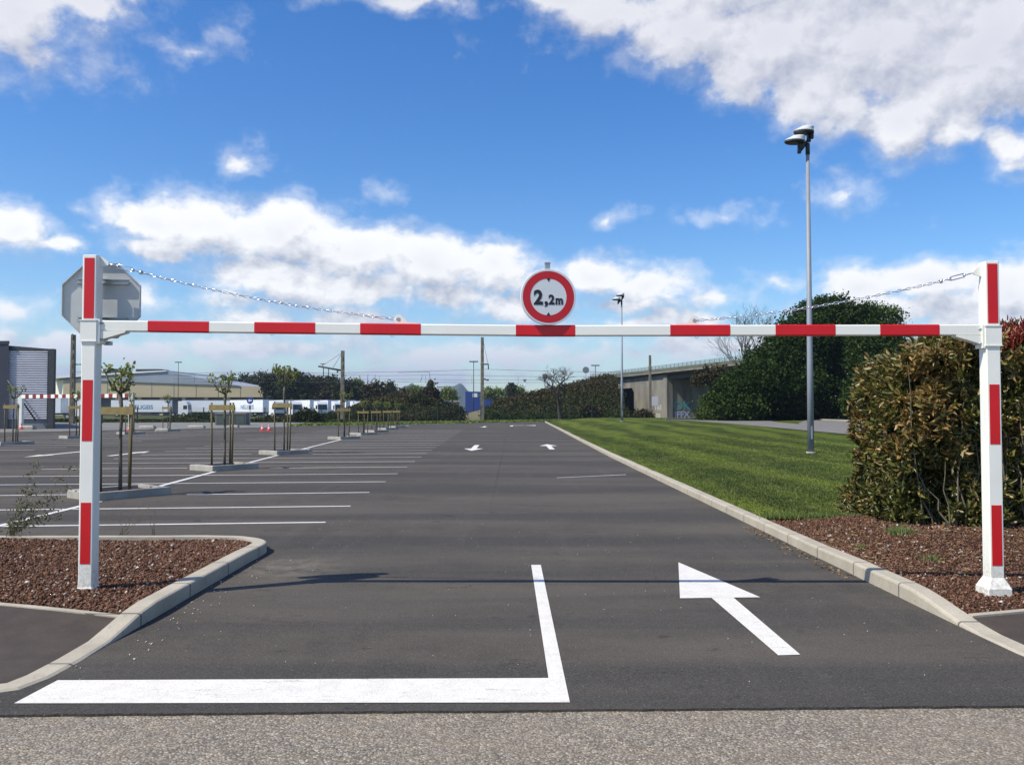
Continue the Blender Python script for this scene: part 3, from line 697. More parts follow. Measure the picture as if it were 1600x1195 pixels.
pale(60, KX + .02, KX + .4, 5.2, 9.5, lambda x, y: .004, .004, .011, 'grit gathered along the left kerb')

def leaves(name, C, D, L, W, mats, parent=None, midx=None, fold=.25, droop=.3, **kw):
    """C centres, D directions (n,3), L/W lengths; each leaf two quads folded on the midrib"""
    n = len(C); D = D / (np.linalg.norm(D, axis=1, keepdims=True) + 1e-9)
    r = RG.normal(size=(n, 3)); S_ = np.cross(D, r); S_ /= (np.linalg.norm(S_, axis=1, keepdims=True) + 1e-9); N_ = np.cross(S_, D)
    L = np.broadcast_to(L, (n,))[:, None]; W = np.broadcast_to(W, (n,))[:, None]
    b0 = C; tip = C + D * L - N_ * L * droop * .3
    m1 = C + D * L * .33; m2 = C + D * L * .7
    V = np.stack([b0, m1 + S_ * W * .5 + N_ * W * fold, m2 + S_ * W * .42 + N_ * W * fold * .6, tip, m2 - S_ * W * .42 + N_ * W * fold * .6, m1 - S_ * W * .5 + N_ * W * fold], 1)
    i = 6 * np.arange(n)[:, None]
    Fc = np.concatenate([i + np.array([[0, 1, 2, 3]]), i + np.array([[0, 3, 4, 5]])], 1).reshape(-1, 4)
    mi = None if midx is None else np.repeat(midx, 2)
    o = np_mesh(name, V.reshape(-1, 3), Fc, mats, parent, mi); return tag(o, **kw) if kw else o
def quads(name, C, size, mats, parent=None, midx=None, elong=1.5, **kw):
    n = len(C); D = RG.normal(size=(n, 3)); D /= np.linalg.norm(D, axis=1, keepdims=True); r = RG.normal(size=(n, 3))
    S_ = np.cross(D, r); S_ /= np.linalg.norm(S_, axis=1, keepdims=True); s_ = np.broadcast_to(size, (n,))[:, None]
    V = np.stack([C - D * s_ * elong * .5, C + S_ * s_ * .5, C + D * s_ * elong * .5, C - S_ * s_ * .5], 1)
    Fc = (np.array([[0, 1, 2, 3]]) + 4 * np.arange(n)[:, None])
    o = np_mesh(name, V.reshape(-1, 3), Fc, mats, parent, midx); return tag(o, **kw) if kw else o
# grass blades on the near lawn
n = 170000
Yb = 12.0 + 34 * RG.uniform(0, 1, n) ** 1.7; xb = 3.49 + RG.uniform(0, 1, n) * np.minimum(12, .62 * Yb - 2.2)
keep = xb < 16; Yb, xb = Yb[keep], xb[keep]; n = len(xb)
zb = np.array([lawn_z(x, y) for x, y in zip(xb, Yb)])
hb = RG.uniform(.015, .036, n) * (1 + .9 * np.exp(-((Yb - 12.1) / .35) ** 2)); a = RG.uniform(0, 6.28, n); w_ = .004 + .00022 * Yb
V = np.stack([np.stack([xb - w_ * np.cos(a), Yb - w_ * np.sin(a), zb], 1), np.stack([xb + w_ * np.cos(a), Yb + w_ * np.sin(a), zb], 1),
    np.stack([xb + RG.normal(0, .018, n), Yb + RG.normal(0, .018, n), zb + hb], 1)], 1)
tag(np_mesh('grass', V.reshape(-1, 3), 3 * np.arange(n)[:, None] + np.array([[0, 1, 2]]), M_blade), 'short mown grass blades on the near lawn', 'grass', kind='stuff')
# ragged lawn edge and weeds in the bed
def tufts(name, spots, label, mt=M_tuft, per=60, h=.09, spread=.07, **kw):
    C = []; 
    for (x, y, z, k_) in spots: C.append(np.stack([RG.normal(x, spread * k_, int(per * k_)), RG.normal(y, spread * k_, int(per * k_)), np.full(int(per * k_), z)], 1))
    C = np.concatenate(C); n = len(C); hh = RG.uniform(.4, 1, n) * h; a = RG.uniform(0, 6.28, n)
    d = np.stack([np.cos(a), np.sin(a), np.zeros(n)], 1) * .005; tip = C + RG.normal(0, .3, (n, 3)) * hh[:, None]; tip[:, 2] = C[:, 2] + hh
    V = np.stack([C - d, C + d, tip], 1).reshape(-1, 3)
    return tag(np_mesh(name, V, 3 * np.arange(n)[:, None] + np.array([[0, 1, 2]]), mt), label, 'grass', **kw)
R = random.Random(5)
sp_ = [(3.6 + .05 * i + R.uniform(-.03, .03), 12.05 + R.uniform(-.07, .12), .11, R.uniform(.6, 1.3)) for i in range(45)]
tufts('grass_edge', sp_, 'longer ragged grass along the edge between lawn and bed', kind='stuff')
for px, py, k_, lab in ((1408, 838, 1.3, 'small green weed clump in the lava bed before the hedge'), (1345, 848, .8, 'sparse low weed tuft in the lava bed near the kerb'), (1455, 868, .9, 'flat low weed patch in the lava bed left of the post')):
    p = G(px, py, .13); tufts('weed_clump', [(p.x, p.y, rbed_z(p.x, p.y), k_)], lab, kind='stuff', per=160 if k_ > 1 else 60, h=.10 * k_, spread=.05)
# dry leaves on the lava and by the kerb
n = 900; C = np.stack([RG.uniform(3.55, 7, n), 8.0 + 3.2 * RG.uniform(0, 1, n), np.zeros(n)], 1); C[:, 2] = [rbed_z(x, y) + .022 for x, y in C[:, :2]]
D = RG.normal(size=(n, 3)) * [1, 1, .15]; leaves('fallen_leaves', C, D, .055, .018, L_dry, label='dry fallen leaves lying on the right bed', cat='leaves', kind='stuff')
n = 190; C = np.stack([3.26 - np.abs(RG.normal(0, .07, n)), RG.uniform(8.3, 12.0, n), np.full(n, .008)], 1)
leaves('fallen_leaves', C, RG.normal(size=(n, 3)) * [1, 1, .2], .035, .015, L_dry, label='dry leaf litter on the asphalt against the right kerb', cat='leaves', kind='stuff')

# ------------------------------------------------------------------ the height barrier
PY = 7.28
bar_tab = [(-3.6, zat(508.5, 7.3)), (-2.1, zat(511.8, 7.3)), (-.86, zat(514.3, 7.3)), (.27, zat(516.4, 7.3)), (1.6, zat(516.0, 7.3)), (3.9, zat(515.3, 7.3))]
bz = lambda x: interp(x, bar_tab)
hb_ = thing('height_barrier', (0.25, 7.34, .1), 'red and white height barrier with two posts across the driveway', 'height barrier')
hb_['_'] = 1; del hb_['_']
ORG = Vector((0.25, 7.34, .1))
def loc_build(mb, name, mats, parent=hb_, org=ORG):
    mb.v = [tuple(Vector(v) - org) for v in mb.v]; return mb.build(name, mats, parent)
def post(x0, ztop, strips, base_w):
    b_ = MB(); x1 = x0 + .12; y0, y1 = PY, PY + .12; c = .008
    zb_ = .05
    def ring(z, e): return [(x0+c-e,y0-e,z),(x1-c+e,y0-e,z),(x1+e,y0+c-e,z),(x1+e,y1-c+e,z),(x1-c+e,y1+e,z),(x0+c-e,y1+e,z),(x0-e,y1-c+e,z),(x0-e,y0+c-e,z)]
    if base_w: rings = [ring(zb_, base_w), ring(.118, base_w), ring(.128, base_w - .005), ring(.205, 0)]
    else: rings = [ring(zb_, 0)]
    rings += [ring(ztop - .004, 0), ring(ztop, -.004)]
    b_.loft(rings, 0, True)
    for za, zb2 in strips: b_.box((x0 + .018, y0 - .0025, za), (x1 - .018, y0 + .003, zb2), 1)
    return loc_build(b_, 'post', [M_white, M_red])
Z = lambda py: zat(py, PY)
post(-3.61, Z(398), [(Z(497.5), Z(403)), (Z(689), Z(593.5)), (Z(881), Z(785))], .007)
post(3.975, Z(408), [(Z(505), Z(412)), (Z(694), Z(600.5)), (Z(883.5), Z(789))], .042)
# crossbar with alternating red bands
b_ = MB(); cuts = [-3.48] + [xat(p, 7.3) for p in (229, 325, 396, 491.5, 562, 657, 806, 899, 1048, 1142, 1213, 1307, 1377, 1470)] + [3.975]
for i in range(len(cuts) - 1):
    a, c = cuts[i], cuts[i+1]; red = i % 2 == 1; e = .0015 if red else 0; n_ = 4; rings = []
    for k_ in range(n_ + 1):
        x = a + (c - a) * k_ / n_; z = bz(x); h_ = .045 + e; q_ = .008
        rings.append([(x, 7.30-e, z-h_+q_), (x, 7.30-e, z+h_-q_), (x, 7.30+q_, z+h_), (x, 7.38-q_, z+h_), (x, 7.38+e, z+h_-q_), (x, 7.38+e, z-h_+q_), (x, 7.38-q_, z-h_), (x, 7.30+q_, z-h_)])
    b_.loft(rings, 1 if red else 0, True)
bar = loc_build(b_, 'crossbar', [M_white, M_red])
# lugs on the bar, small rings below it
for px, flip in ((625, -1), (1083, 1)):
    x = xat(px, 7.34); z = bz(x) + .0465; b_ = MB(); Mx = Matrix.Translation((x, 7.345, z)) @ Matrix.Rotation(rad(90), 4, 'X') @ Matrix.Diagonal((flip * 1.3, 1.3, 1.3, 1))
    prof = [(-.11, 0), (.04, 0)] + [(.012 + .032 * _m.cos(rad(t_)), .03 + .032 * _m.sin(rad(t_))) for t_ in range(-20, 150, 15)] + [(-.045, .012), (-.11, .008)]
    inner = [(.012 + .013 * _m.cos(rad(t_)), .03 + .013 * _m.sin(rad(t_))) for t_ in range(0, 360, 30)]
    b_.prism(prof, -.006, .006, 0, Mx); b_.prism(inner, -.0075, .0075, 1, Mx)
    loc_build(b_, 'chain_lug', [M_white, M_galv])
for px in (423, 612, 1090, 1280):
    x = xat(px, 7.3); z = bz(x) - .052; b_ = MB()
    b_.tube([(x + .013 * _m.cos(t_), 7.315, z + .013 * _m.sin(t_)) for t_ in np.linspace(0, 2*_m.pi, 13)], .0018, 5, cap=False)
    loc_build(b_, 'ring', M_galv)
# clamp sleeves
def sleeve(x0, z0, z1, side):
    b_ = MB(); x1 = x0 + .12; e = .007
    b_.box((x0 - e, PY - e, z0), (x1 + e, PY + .12 + e, z1))
    for z in (z0, z1): b_.box((x0 - .013, PY - .013, z - .004), (x1 + .013, PY + .133, z + .004))
    xe = x1 if side > 0 else x0
    # gusset under the bar and flange plate
    M_ = Matrix.Translation((xe, PY + .06, 0)) @ Matrix.Rotation(rad(90), 4, 'X')
    zb_ = bz(xe) - .046; L_ = .24 * side
    prof = [(0, z0 + .02), (0, zb_), (L_, zb_), (L_, zb_ - .012), (.05 * side, z0 + .02)]
    b_.prism(prof, -.045, .045, 0, M_)
    b_.box((min(xe, xe + .03 * side), PY + .002, z0 - .02), (max(xe, xe + .03 * side), PY + .118, z1 + .01))
    for zz in (z0 + .02, z1 - .025):
        b_.tube([(xe + .03 * side, PY + .02, zz), (xe + .055 * side, PY + .02, zz)], .009, 6, 1)
        b_.tube([(xe + .03 * side, PY + .10, zz), (xe + .055 * side, PY + .10, zz)], .009, 6, 1)
    return loc_build(b_, 'clamp_sleeve', [M_white, M_galv])
sleeve(-3.61, Z(533), Z(500), 1); sleeve(3.975, Z(540), Z(509), -1)
# chains
def link_mesh(b_, c, d, roll, Lk=.052, Wk=.024, r=.0036):
    d = d.normalized(); up = Vector((0, 1, 0)); s_ = d.cross(up).normalized(); u = (s_ * _m.cos(roll) + up * _m.sin(roll))
    pts = []; hl = Lk / 2 - Wk / 2 - r * 0
    for k_ in range(12):
        t_ = 2 * _m.pi * k_ / 12; cx = _m.cos(t_) * (Wk/2 - r); cy = _m.sin(t_) * (Wk/2 - r); pts.append(c + d * (cx + (hl if cx > 0 else -hl)) + u * cy)
    pts.append(pts[0]); b_.tube(pts, r, 5, cap=False)
def chain(ax, az, bx, bz_, sag, side):
    A_ = Vector((ax, 7.345, az)); B_ = Vector((bx, 7.345, bz_))
    f_ = lambda t_: A_.lerp(B_, t_) - Vector((0, 0, sag * 4 * t_ * (1 - t_)))
    # turnbuckle from post for the first 30 cm
    L_ = (B_ - A_).length; t0 = .30 / L_; b_ = MB(); d = (f_(t0) - f_(0)).normalized(); w = Vector((0, .012, 0)); s_ = d.cross(Vector((0, 1, 0)))
    b_.tube([A_, A_ + d * .10], .006, 6)
    for sg in (1, -1): b_.tube([A_ + d * .085, A_ + d * .095 + s_ * .015 * sg, A_ + d * .215 + s_ * .015 * sg, A_ + d * .225], .005, 6)
    b_.tube([A_ + d * .205, A_ + d * .29], .005, 6); b_.tube([A_ + d * .08, A_ + d * .10], .011, 6); b_.tube([A_ + d * .21, A_ + d * .235], .012, 6)
    b_.tube([A_ + d * .285, A_ + d * .305], .018, 7)
    loc_build(b_, 'turnbuckle', M_zinc)
    b_ = MB(); step = .044; n_ = int((L_ - .31) / step)
    for i in range(n_ + 1):
        t_ = t0 + (1 - t0) * i / n_; c = f_(t_); dd = f_(min(1, t_ + .01)) - f_(t_ - .01); link_mesh(b_, c, dd, (i % 2) * _m.pi / 2 + .35 * _m.sin(i * 1.7))
    loc_build(b_, 'chain', M_zinc)
    # lug on the post
    b_ = MB(); xp = -3.49 if side > 0 else 3.975
    pr = [(xp, az - .035), (xp, az + .06), (xp + .02 * side, az + .05), (ax + .012 * side, az + .012), (ax + .012 * side, az - .012), (ax, az - .02), (xp + .01 * side, az - .03)]
    b_.prism(pr, -.006, .006, 0, Matrix.Translation((0, 7.345, 0)) @ Matrix.Rotation(rad(90), 4, 'X'))
    loc_build(b_, 'post_lug', M_white)
p0 = P(168, 411.5, 7.345); p1 = P(621, 499, 7.345); chain(p0.x, p0.z, p1.x, p1.z, .055, 1)
p0 = P(1523, 426, 7.345); p1 = P(1088, 501, 7.345); chain(p0.x, p0.z, p1.x, p1.z, .055, -1)

# round height limit sign on the bar
cz = Z(464.5); cx = xat(855.5, 7.26)
sg = thing('height_limit_sign', (cx, 7.33, bz(cx) + .045), 'round white and red 2,2m height limit sign above the crossbar', 'road sign')
so = Vector((cx, 7.33, bz(cx) + .045)); RR = .235
def disc(b_, r0, r1, y, m_, n_=56, ycx=cx, ycz=None):
    ycz = cz if ycz is None else ycz
    V = []; 
    for k_ in range(n_):
        a = 2*_m.pi*k_/n_; V += [(ycx + r0*_m.cos(a), y, ycz + r0*_m.sin(a)), (ycx + r1*_m.cos(a), y, ycz + r1*_m.sin(a))]
    b_.add(V, [(2*k_, 2*k_+1, (2*k_+3) % (2*n_), (2*k_+2) % (2*n_)) for k_ in range(n_)] if r0 > 0 else [tuple(2*k_+1 for k_ in range(n_))], m_)
b_ = MB()
def dring(y, r): return [(cx + r*_m.cos(2*_m.pi*k_/56), y, cz + r*_m.sin(2*_m.pi*k_/56)) for k_ in range(56)]
b_.loft([dring(7.285, RR - .004), dring(7.285, RR), dring(7.262, RR), dring(7.258, RR - .003)], 0, False, True)
b_.add(dring(7.2578, RR - .0028), [tuple(range(56))], 0)
disc(b_, 0, RR - .004, 7.282, 1)
disc(b_, RR * .655, RR * .925, 7.2565, 2)
loc_build(b_, 'sign_face', [M_signw, M_alu, M_signr], sg, so)
RX = Matrix.Rotation(rad(90), 4, 'X')
for s_ in (1, -1):
    b_ = MB(); t_ = RR * .655; b_.prism([(cx - .016, cz + s_ * (t_ + .002)), (cx + .016, cz + s_ * (t_ + .002)), (cx, cz + s_ * (t_ - .026))], 0, .001, 0, Matrix.Translation((0, 7.2565, 0)) @ RX); loc_build(b_, 'arrowhead_mark', M_blk, sg, so)
def tm(body, px, py, size, bold, sx):
    p = P(px, py, 7.257); return text_mesh(body, size, M_blk, 'lettering', sg, Matrix.Translation(Vector((p.x, 7.2560, p.z)) - so) @ RX, bold, align='LEFT', sx=sx)
tm('2', 832.2, 475.3, .165, .0068, .92); tm(',', 848.6, 475.1, .155, .005, 1.0); tm('2', 855.6, 475.1, .110, .0047, .90); tm('m', 866.2, 475.1, .102, .0045, .84)
b_ = MB(); b_.box((cx - .020, 7.288, bz(cx) + .047), (cx + .020, 7.328, Z(411.5))); b_.box((cx - .023, 7.285, Z(411.5)), (cx + .023, 7.331, Z(409.5)))
loc_build(b_, 'bracket_post', M_galv, sg, so)
sg.rotation_euler = (0, 0, rad(7))
# octagonal stop sign seen from the back, fixed behind the left post
SYY = 7.52; oc = P(159, 470, SYY)
st = thing('stop_sign', (oc.x, SYY, oc.z), 'octagonal stop sign seen from its grey metal back, behind the left post', 'road sign')
so2 = Vector((oc.x, SYY, oc.z)); Ro = .325 / _m.cos(rad(22.5))
octp = lambda r, y: [(oc.x + r*_m.cos(rad(22.5 + 45*k_)), y, oc.z + r*_m.sin(rad(22.5 + 45*k_))) for k_ in range(8)]
b_ = MB(); b_.loft([octp(Ro - .006, SYY + .004), octp(Ro - .006, SYY - .02), octp(Ro, SYY - .02), octp(Ro, SYY + .012), octp(Ro - .002, SYY + .014)], 0, False)
b_.add(octp(Ro - .006, SYY + .003), [tuple(range(8))], 0); b_.add(octp(Ro - .001, SYY + .015), [tuple(reversed(range(8)))], 1)
loc_build(b_, 'sign_plate', [M_alu, M_stopr], st, so2)
for py, xa, xb2 in ((440.5, 120, 198), (500, 122, 196)):
    z = zat(py, SYY); x0 = xat(xa, SYY); x1 = xat(xb2, SYY); b_ = MB()
    b_.box((x0, SYY - .035, z + .014), (x1, SYY - .002, z + .020)); b_.box((x0, SYY - .035, z - .020), (x1, SYY - .002, z - .014)); b_.box((x0, SYY - .008, z - .0135), (x1, SYY - .002, z + .0135))
    loc_build(b_, 'mounting_rail', M_galv, st, so2)
b_ = MB(); b_.tube([(-3.55, 7.455, Z(540)), (-3.55, 7.455, zat(425, 7.45))], .022, 10); b_.box((-3.575, 7.405, Z(445)), (-3.525, 7.45, Z(436))); b_.box((-3.575, 7.405, Z(506)), (-3.525, 7.45, Z(497)))
b_.box((-3.50, 7.41, Z(537)), (-3.44, 7.46, Z(531)))
loc_build(b_, 'fixing_tube', M_galv, st, so2)

st.rotation_euler = (0, 0, rad(6))
# ------------------------------------------------------------------ lamp posts on the lawn
def lamp_post(loc, label, H=10.9):
    r = thing('lamp_post', loc, label, 'lamp post', 'floodlight masts on the lawn')
    b_ = MB(); b_.tube([(0, 0, -.1), (0, 0, 3), (0, 0, H - .2)], [.115, .10, .062], 20); b_.build('pole', M_pole, r)
    b_ = MB(); b_.box((-.028, -.122, .5), (.028, -.105, .95)); b_.build('hatch', M_pole, r)
    b_ = MB(); b_.tube([(0, 0, -.02), (0, 0, .05)], .16, 18); b_.build('base_collar', M_conc2, r)
    # slanted bracket carrying two floodlights
    b_ = MB(); b_.tube([(-.34, -.05, H - .30), (.10, .05, H + .26)], .055, 8); b_.tube([(0, 0, H - .35), (0, 0, H + .05)], .075, 12)
    b_.box((-.36, -.10, H - .32), (-.26, 0, H - .02)); b_.box((.0, 0, H + .12), (.12, .10, H + .42)); b_.build('bracket', M_black, r)
    for cx_, cy_, cz_ in ((-.44, -.06, H + .12), (-.08, .06, H + .50)):
        b_ = MB(); n_ = 24
        def el(rx, ry, z, tx=0): return [(cx_ + tx + rx*_m.cos(2*_m.pi*k_/n_) * (1 if _m.cos(2*_m.pi*k_/n_) < 0 else .85), cy_ + ry*_m.sin(2*_m.pi*k_/n_), z) for k_ in range(n_)]
        b_.loft([el(.37, .24, cz_ + .0), el(.385, .25, cz_ + .02), el(.36, .235, cz_ + .045), el(.265, .19, cz_ + .15, .10), el(.235, .16, cz_ + .18, .125)], 0, True)
        hd = b_.build('lamp_head', M_house_lamp, r)
        b_ = MB(); b_.loft([el(.36, .20, cz_ - .09, .01), el(.385, .245, cz_ - .045), el(.38, .245, cz_ - .003)], 0, True); b_.build('gasket', M_black, hd)
        b_ = MB(); b_.box((cx_ + .12, cy_ - .06, cz_ - .26), (cx_ + .30, cy_ + .06, cz_ - .02)); b_.build('driver_box', M_black, hd)
    return r
pl = GL(1267, 708); lp = lamp_post((pl.x, pl.y, pl.z), 'tall grey lamp post with two black floodlights standing on the lawn')
Hh = 10.9
l2 = copy_tree(lp); p = P(972, 657, 75.0); l2.location = (p.x, 75.0, lawn_z(p.x, 75)); l2['label'] = 'smaller far grey lamp post at the end of the lawn by the bridge'
lp.scale = (1, 1, (zat(207, pl.y) - pl.z) / (Hh + .45)); l2.scale = (1, 1, (zat(462, 75) - lawn_z(p.x, 75)) / (Hh + .45))
# small T-shaped masts far away
def t_mast(px, pytop, pybase, Y, label):
    r = thing('mast_light', (xat(px, Y), Y, 0), label, 'lamp post', 'far street lights'); H = zat(pytop, Y)
    b_ = MB(); b_.tube([(0, 0, 0), (0, 0, H)], [.10, .07], 8); b_.build('pole', M_steel, r)
    b_ = MB(); b_.box((-.9, -.2, H - .1), (.9, .2, H + .12)); b_.build('lamp_head', M_steel, r)
t_mast(278, 566, 585, 230, 'distant T shaped light above the pale warehouse'); t_mast(740, 565, 625, 180, 'distant T shaped light beside the tall railway pole'); t_mast(930.5, 571, 595, 190, 'distant T shaped light at the left end of the bridge'); t_mast(56, 578, 600, 260, 'distant T shaped light beside the ribbed metal screen')

# ------------------------------------------------------------------ hedge
from mathutils import noise as mnoise
def nz(Q, sc, off=0.0): return np.array([mnoise.noise(Vector((p[0]*sc + off, p[1]*sc + off * .7, p[2]*sc))) for p in Q])
def rbox_points(n, x0, x1, y0, y1, z0, z1, depth=.30, left_open=True):
    P_ = RG.uniform(0, 1, (n * 6, 3)); x = x0 + (x1 - x0) * P_[:, 0]; y = y0 + (y1 - y0) * P_[:, 1]; z = z0 + (z1 - z0) * P_[:, 2]
    d = np.minimum.reduce([(x - x0) if left_open else x * 0 + 9, y - y0, (z1 - z)]); keepp = RG.uniform(0, 1, len(x)) < .06 + .94 * np.exp(-np.maximum(0, d) / depth)
    Q = np.stack([x, y, z], 1)[keepp][:n]; d = d[keepp][:n]
    cave = nz(Q, 2.1, 3.3); k_ = ~((cave > .20) & (d < .34)); return Q[k_]       # hollows between the shoots
def bulge(Q, x0, y0, z0, z1):
    u = nz(Q, 1.5, 9.1) * .34 + nz(Q, 4.2, 1.7) * .16
    v_ = nz(Q * [1, 1, 0], 2.6, 5.5) * .20 + nz(Q * [1, 1, 0], 7, 2.5) * .10
    t_ = (Q[:, 2] - z0) / (z1 - z0); Q = Q.copy(); ex = np.exp(-(Q[:, 0] - x0) / .6)
    sh = np.maximum(0, .62 - (Q[:, 0] - x0)); Q[:, 2] -= sh * np.maximum(0, t_ - .55) * 1.1
    Q[:, 1] += u * np.exp(-(Q[:, 1] - y0) / .5) + .12 * (1 - t_) ** 2; Q[:, 2] += v_ * t_
    Q[:, 0] += (nz(Q, 1.9, 4.4) * .24 + .20 * (t_ - .2)) * ex
    return Q
def hedge(x0, x1, y0, y1, zb_, z1, n, label, red, left_open=True):
    r = thing('hedge', ((x0 + x1)/2, (y0 + y1)/2, .1), label, 'hedge'); off = np.array([(x0 + x1)/2, (y0 + y1)/2, .1])
    PER = 8; Cc = bulge(rbox_points(n // PER, x0, x1, y0, y1, zb_, z1, left_open=left_open), x0, y0, zb_, z1); K = len(Cc)
    lf_ = left_open * (Cc[:, 0] - x0 < .45)
    out = np.stack([np.where(lf_, -.8, 0), np.where(Cc[:, 1] - y0 < .6, -.75, 0), np.full(K, .8)], 1) + RG.normal(0, .42, (K, 3))
    out /= np.linalg.norm(out, axis=1, keepdims=True)
    C = np.repeat(Cc, PER, 0) + np.repeat(out, PER, 0) * RG.uniform(-.05, .06, (K * PER, 1)) + RG.normal(0, .012, (K * PER, 3)); D = np.repeat(out, PER, 0) * .75 + RG.normal(0, .55, (K * PER, 3)); D[:, 2] -= .15
    L_ = RG.uniform(.075, .145, K * PER); ct = (Cc[:, 2] - zb_) / (z1 - zb_)
    pt = nz(Cc, 1.3, 7.7); br_ = np.clip(.05 + .9 * np.clip(pt + .0, 0, 1) * 1.6 + (.5 * np.exp(-(Cc[:, 0] - x0) / .45) * np.clip(ct - .1, 0, 1) if left_open else 0), 0, .92)
    br_ *= .35 + .8 * ct
    mi = (RG.uniform(0, 1, K * PER) < np.repeat(br_, PER)).astype(int)
    leaves('foliage', C - off, D, L_, L_ * .27, [L_hedge, L_hedge_b], r, mi, droop=.9)
    if red:
        K2 = 800; x = x1 - RG.uniform(0, 1, K2) * (x1 - x0); x = np.maximum(x, 6.3 + .2 * (x - 6)); Cr = np.stack([x, RG.uniform(y0 + .02, y0 + .9, K2), np.full(K2, z1 - .10)], 1); Cr[:, 2] += nz(Cr * [1, 1, 0], 2.6, 5.5) * .20 + RG.uniform(-.08, .03, K2)
        C = np.repeat(Cr, 7, 0) + RG.normal(0, [.02, .02, .05], (K2 * 7, 3)) + [0, 0, .04]; D = RG.normal(0, .4, (K2 * 7, 3)) + [0, 0, .9]
        leaves('red_shoots', C - off, D, RG.uniform(.06, .12, K2 * 7), .022, L_red, r)
    b_ = MB(); R = random.Random(9)
    for _ in range(int(20 * (x1 - x0))):
        x = R.uniform(x0 + .12, x1); y = y0 + .05 + R.random() ** 2 * (y1 - y0 - .2); p = Vector((x, y, .05)); pts = [p]
        tgt = Vector((x + R.uniform(-.4, .4), y + R.uniform(-.35, .2), R.uniform(.7, z1 - .15)))
        if tgt.x < x0 + .05: tgt.x = x0 + .05
        if tgt.y < y0: tgt.y = y0
        for k_ in range(1, 6): q_ = p.lerp(tgt, k_/5) + Vector((R.uniform(-.05, .05), R.uniform(-.05, .05), 0)); pts.append(q_)
        b_.tube([q_ - Vector(off) for q_ in pts], [.013, .012, .010, .008, .005, .002], 5)
    b_.build('branches', M_bark2, r)
hedge(4.86, 5.98, 10.75, 12.5, .14, 2.47, 30000, 'bronze tinged clipped hedge standing left of the right white post', False)
hedge(5.90, 9.2, 10.7, 12.6, .14, 2.60, 52000, 'dark hedge with red shoots on top, right of the right white post', True, False)

# ------------------------------------------------------------------ generic trees
def lobe_pts(lobes, K, per, sig, shell=.55):
    w_ = np.array([l[3]*l[4]+l[4]*l[5]+l[3]*l[5] for l in lobes]); w_ = w_ / w_.sum(); idx = RG.choice(len(lobes), K, p=w_)
    Lb = np.array(lobes)[idx]; d = RG.normal(size=(K, 3)); d /= np.linalg.norm(d, axis=1, keepdims=True)
    r = shell + (1 - shell) * RG.uniform(0, 1, (K, 1)) ** .5; Cc = Lb[:, :3] + d * Lb[:, 3:6] * r * RG.uniform(.88, 1.12, (K, 1))
    return np.repeat(Cc, per, 0) + RG.normal(0, sig, (K * per, 3)) * [1, 1, .7]
def tree(name, base, lobes, label, cat='tree', group=None, leaf=L_dark, K=500, per=40, sig=.35, size=.16, trunk=.25, bark=M_bark, parentparts=True):
    r = thing(name, base, label, cat, group); bv = np.array(base)
    C = lobe_pts(lobes, K, per, sig); C = C[C[:, 2] > base[2] + .05]
    quads('crown', C - bv, RG.uniform(.6, 1.2, len(C)) * size, leaf, r)
    b_ = MB(); R = random.Random(int(abs(base[0]*13 + base[1]*7)))
    top_z = max(l[2] for l in lobes) - base[2]
    b_.tube([(0, 0, -.2), (.1, 0, top_z * .35), (0, .1, top_z * .8)], [trunk, trunk * .75, trunk * .35], 8)
    for l in lobes[:7]:
        t_ = Vector((l[0]-base[0], l[1]-base[1], l[2]-base[2])); s_ = Vector((.05, 0, top_z * R.uniform(.15, .4)))
        b_.tube([s_, s_.lerp(t_, .5) + Vector((0, 0, .2)), t_], [trunk * .5, trunk * .35, trunk * .12], 6)
    b_.build('trunk', bark, r)
    return r
def L(px, py, Y, rpx, rpy, ry=None):
    p = P(px, py, Y); k_ = Y / F; return (p.x, p.y, p.z, rpx * k_, (ry if ry else (rpx + rpy) / 2 * k_), rpy * k_)
TG = 'dark trees behind the access road'
def lz(px, Y): return lawn_z(xat(px, Y), Y) if Y < 120 else -.1
def bt(px, Y): return (xat(px, Y), Y, lz(px, Y))
tree('evergreen_tree', bt(1310, 88), [L(1300, 505, 88, 48, 36), L(1325, 530, 88, 60, 45), L(1280, 560, 87, 60, 60), L(1330, 590, 86, 60, 60), L(1270, 490, 88, 28, 18), L(1345, 495, 88, 24, 18), L(1300, 480, 88, 30, 14), L(1318, 468, 88, 9, 7), L(1286, 472, 88, 8, 6), L(1256, 484, 88, 10, 8), L(1352, 484, 88, 9, 8)], 'tallest dark green tree rising behind the crossbar and near lamp post', group=TG, K=1500, per=34, sig=.38, size=.20, trunk=.35)
tree('evergreen_tree', bt(1235, 84), [L(1250, 530, 84, 45, 42), L(1215, 570, 84, 50, 45), L(1240, 600, 83, 60, 50), L(1195, 605, 82, 40, 45)], 'broad dark tree left of the near lamp post', group=TG, K=1200, per=34, sig=.38, size=.20)
tree('evergreen_tree', bt(1165, 80), [L(1165, 610, 80, 38, 36), L(1142, 622, 79, 30, 30), L(1185, 590, 80, 28, 26), L(1155, 640, 78, 40, 20)], 'rounded dark bushy tree in front of the bridge', group=TG, K=900, per=34, sig=.34, size=.18)
tree('green_shrub', bt(1108, 82), [L(1122, 632, 82, 24, 20), L(1106, 647, 82, 16, 10), L(1136, 640, 80, 28, 18)], 'brighter green shrub beside the graffiti under the bridge', 'shrub', leaf=L_mid, K=420, per=34, sig=.3, size=.16, trunk=.1)
tree('evergreen_tree', bt(1380, 80), [L(1375, 560, 80, 50, 40), L(1400, 600, 79, 60, 50), L(1365, 620, 78, 50, 36), L(1380, 525, 80, 26, 20)], 'dark tree partly hidden behind the clipped hedge', group=TG, K=1000, per=34, sig=.36, size=.19)
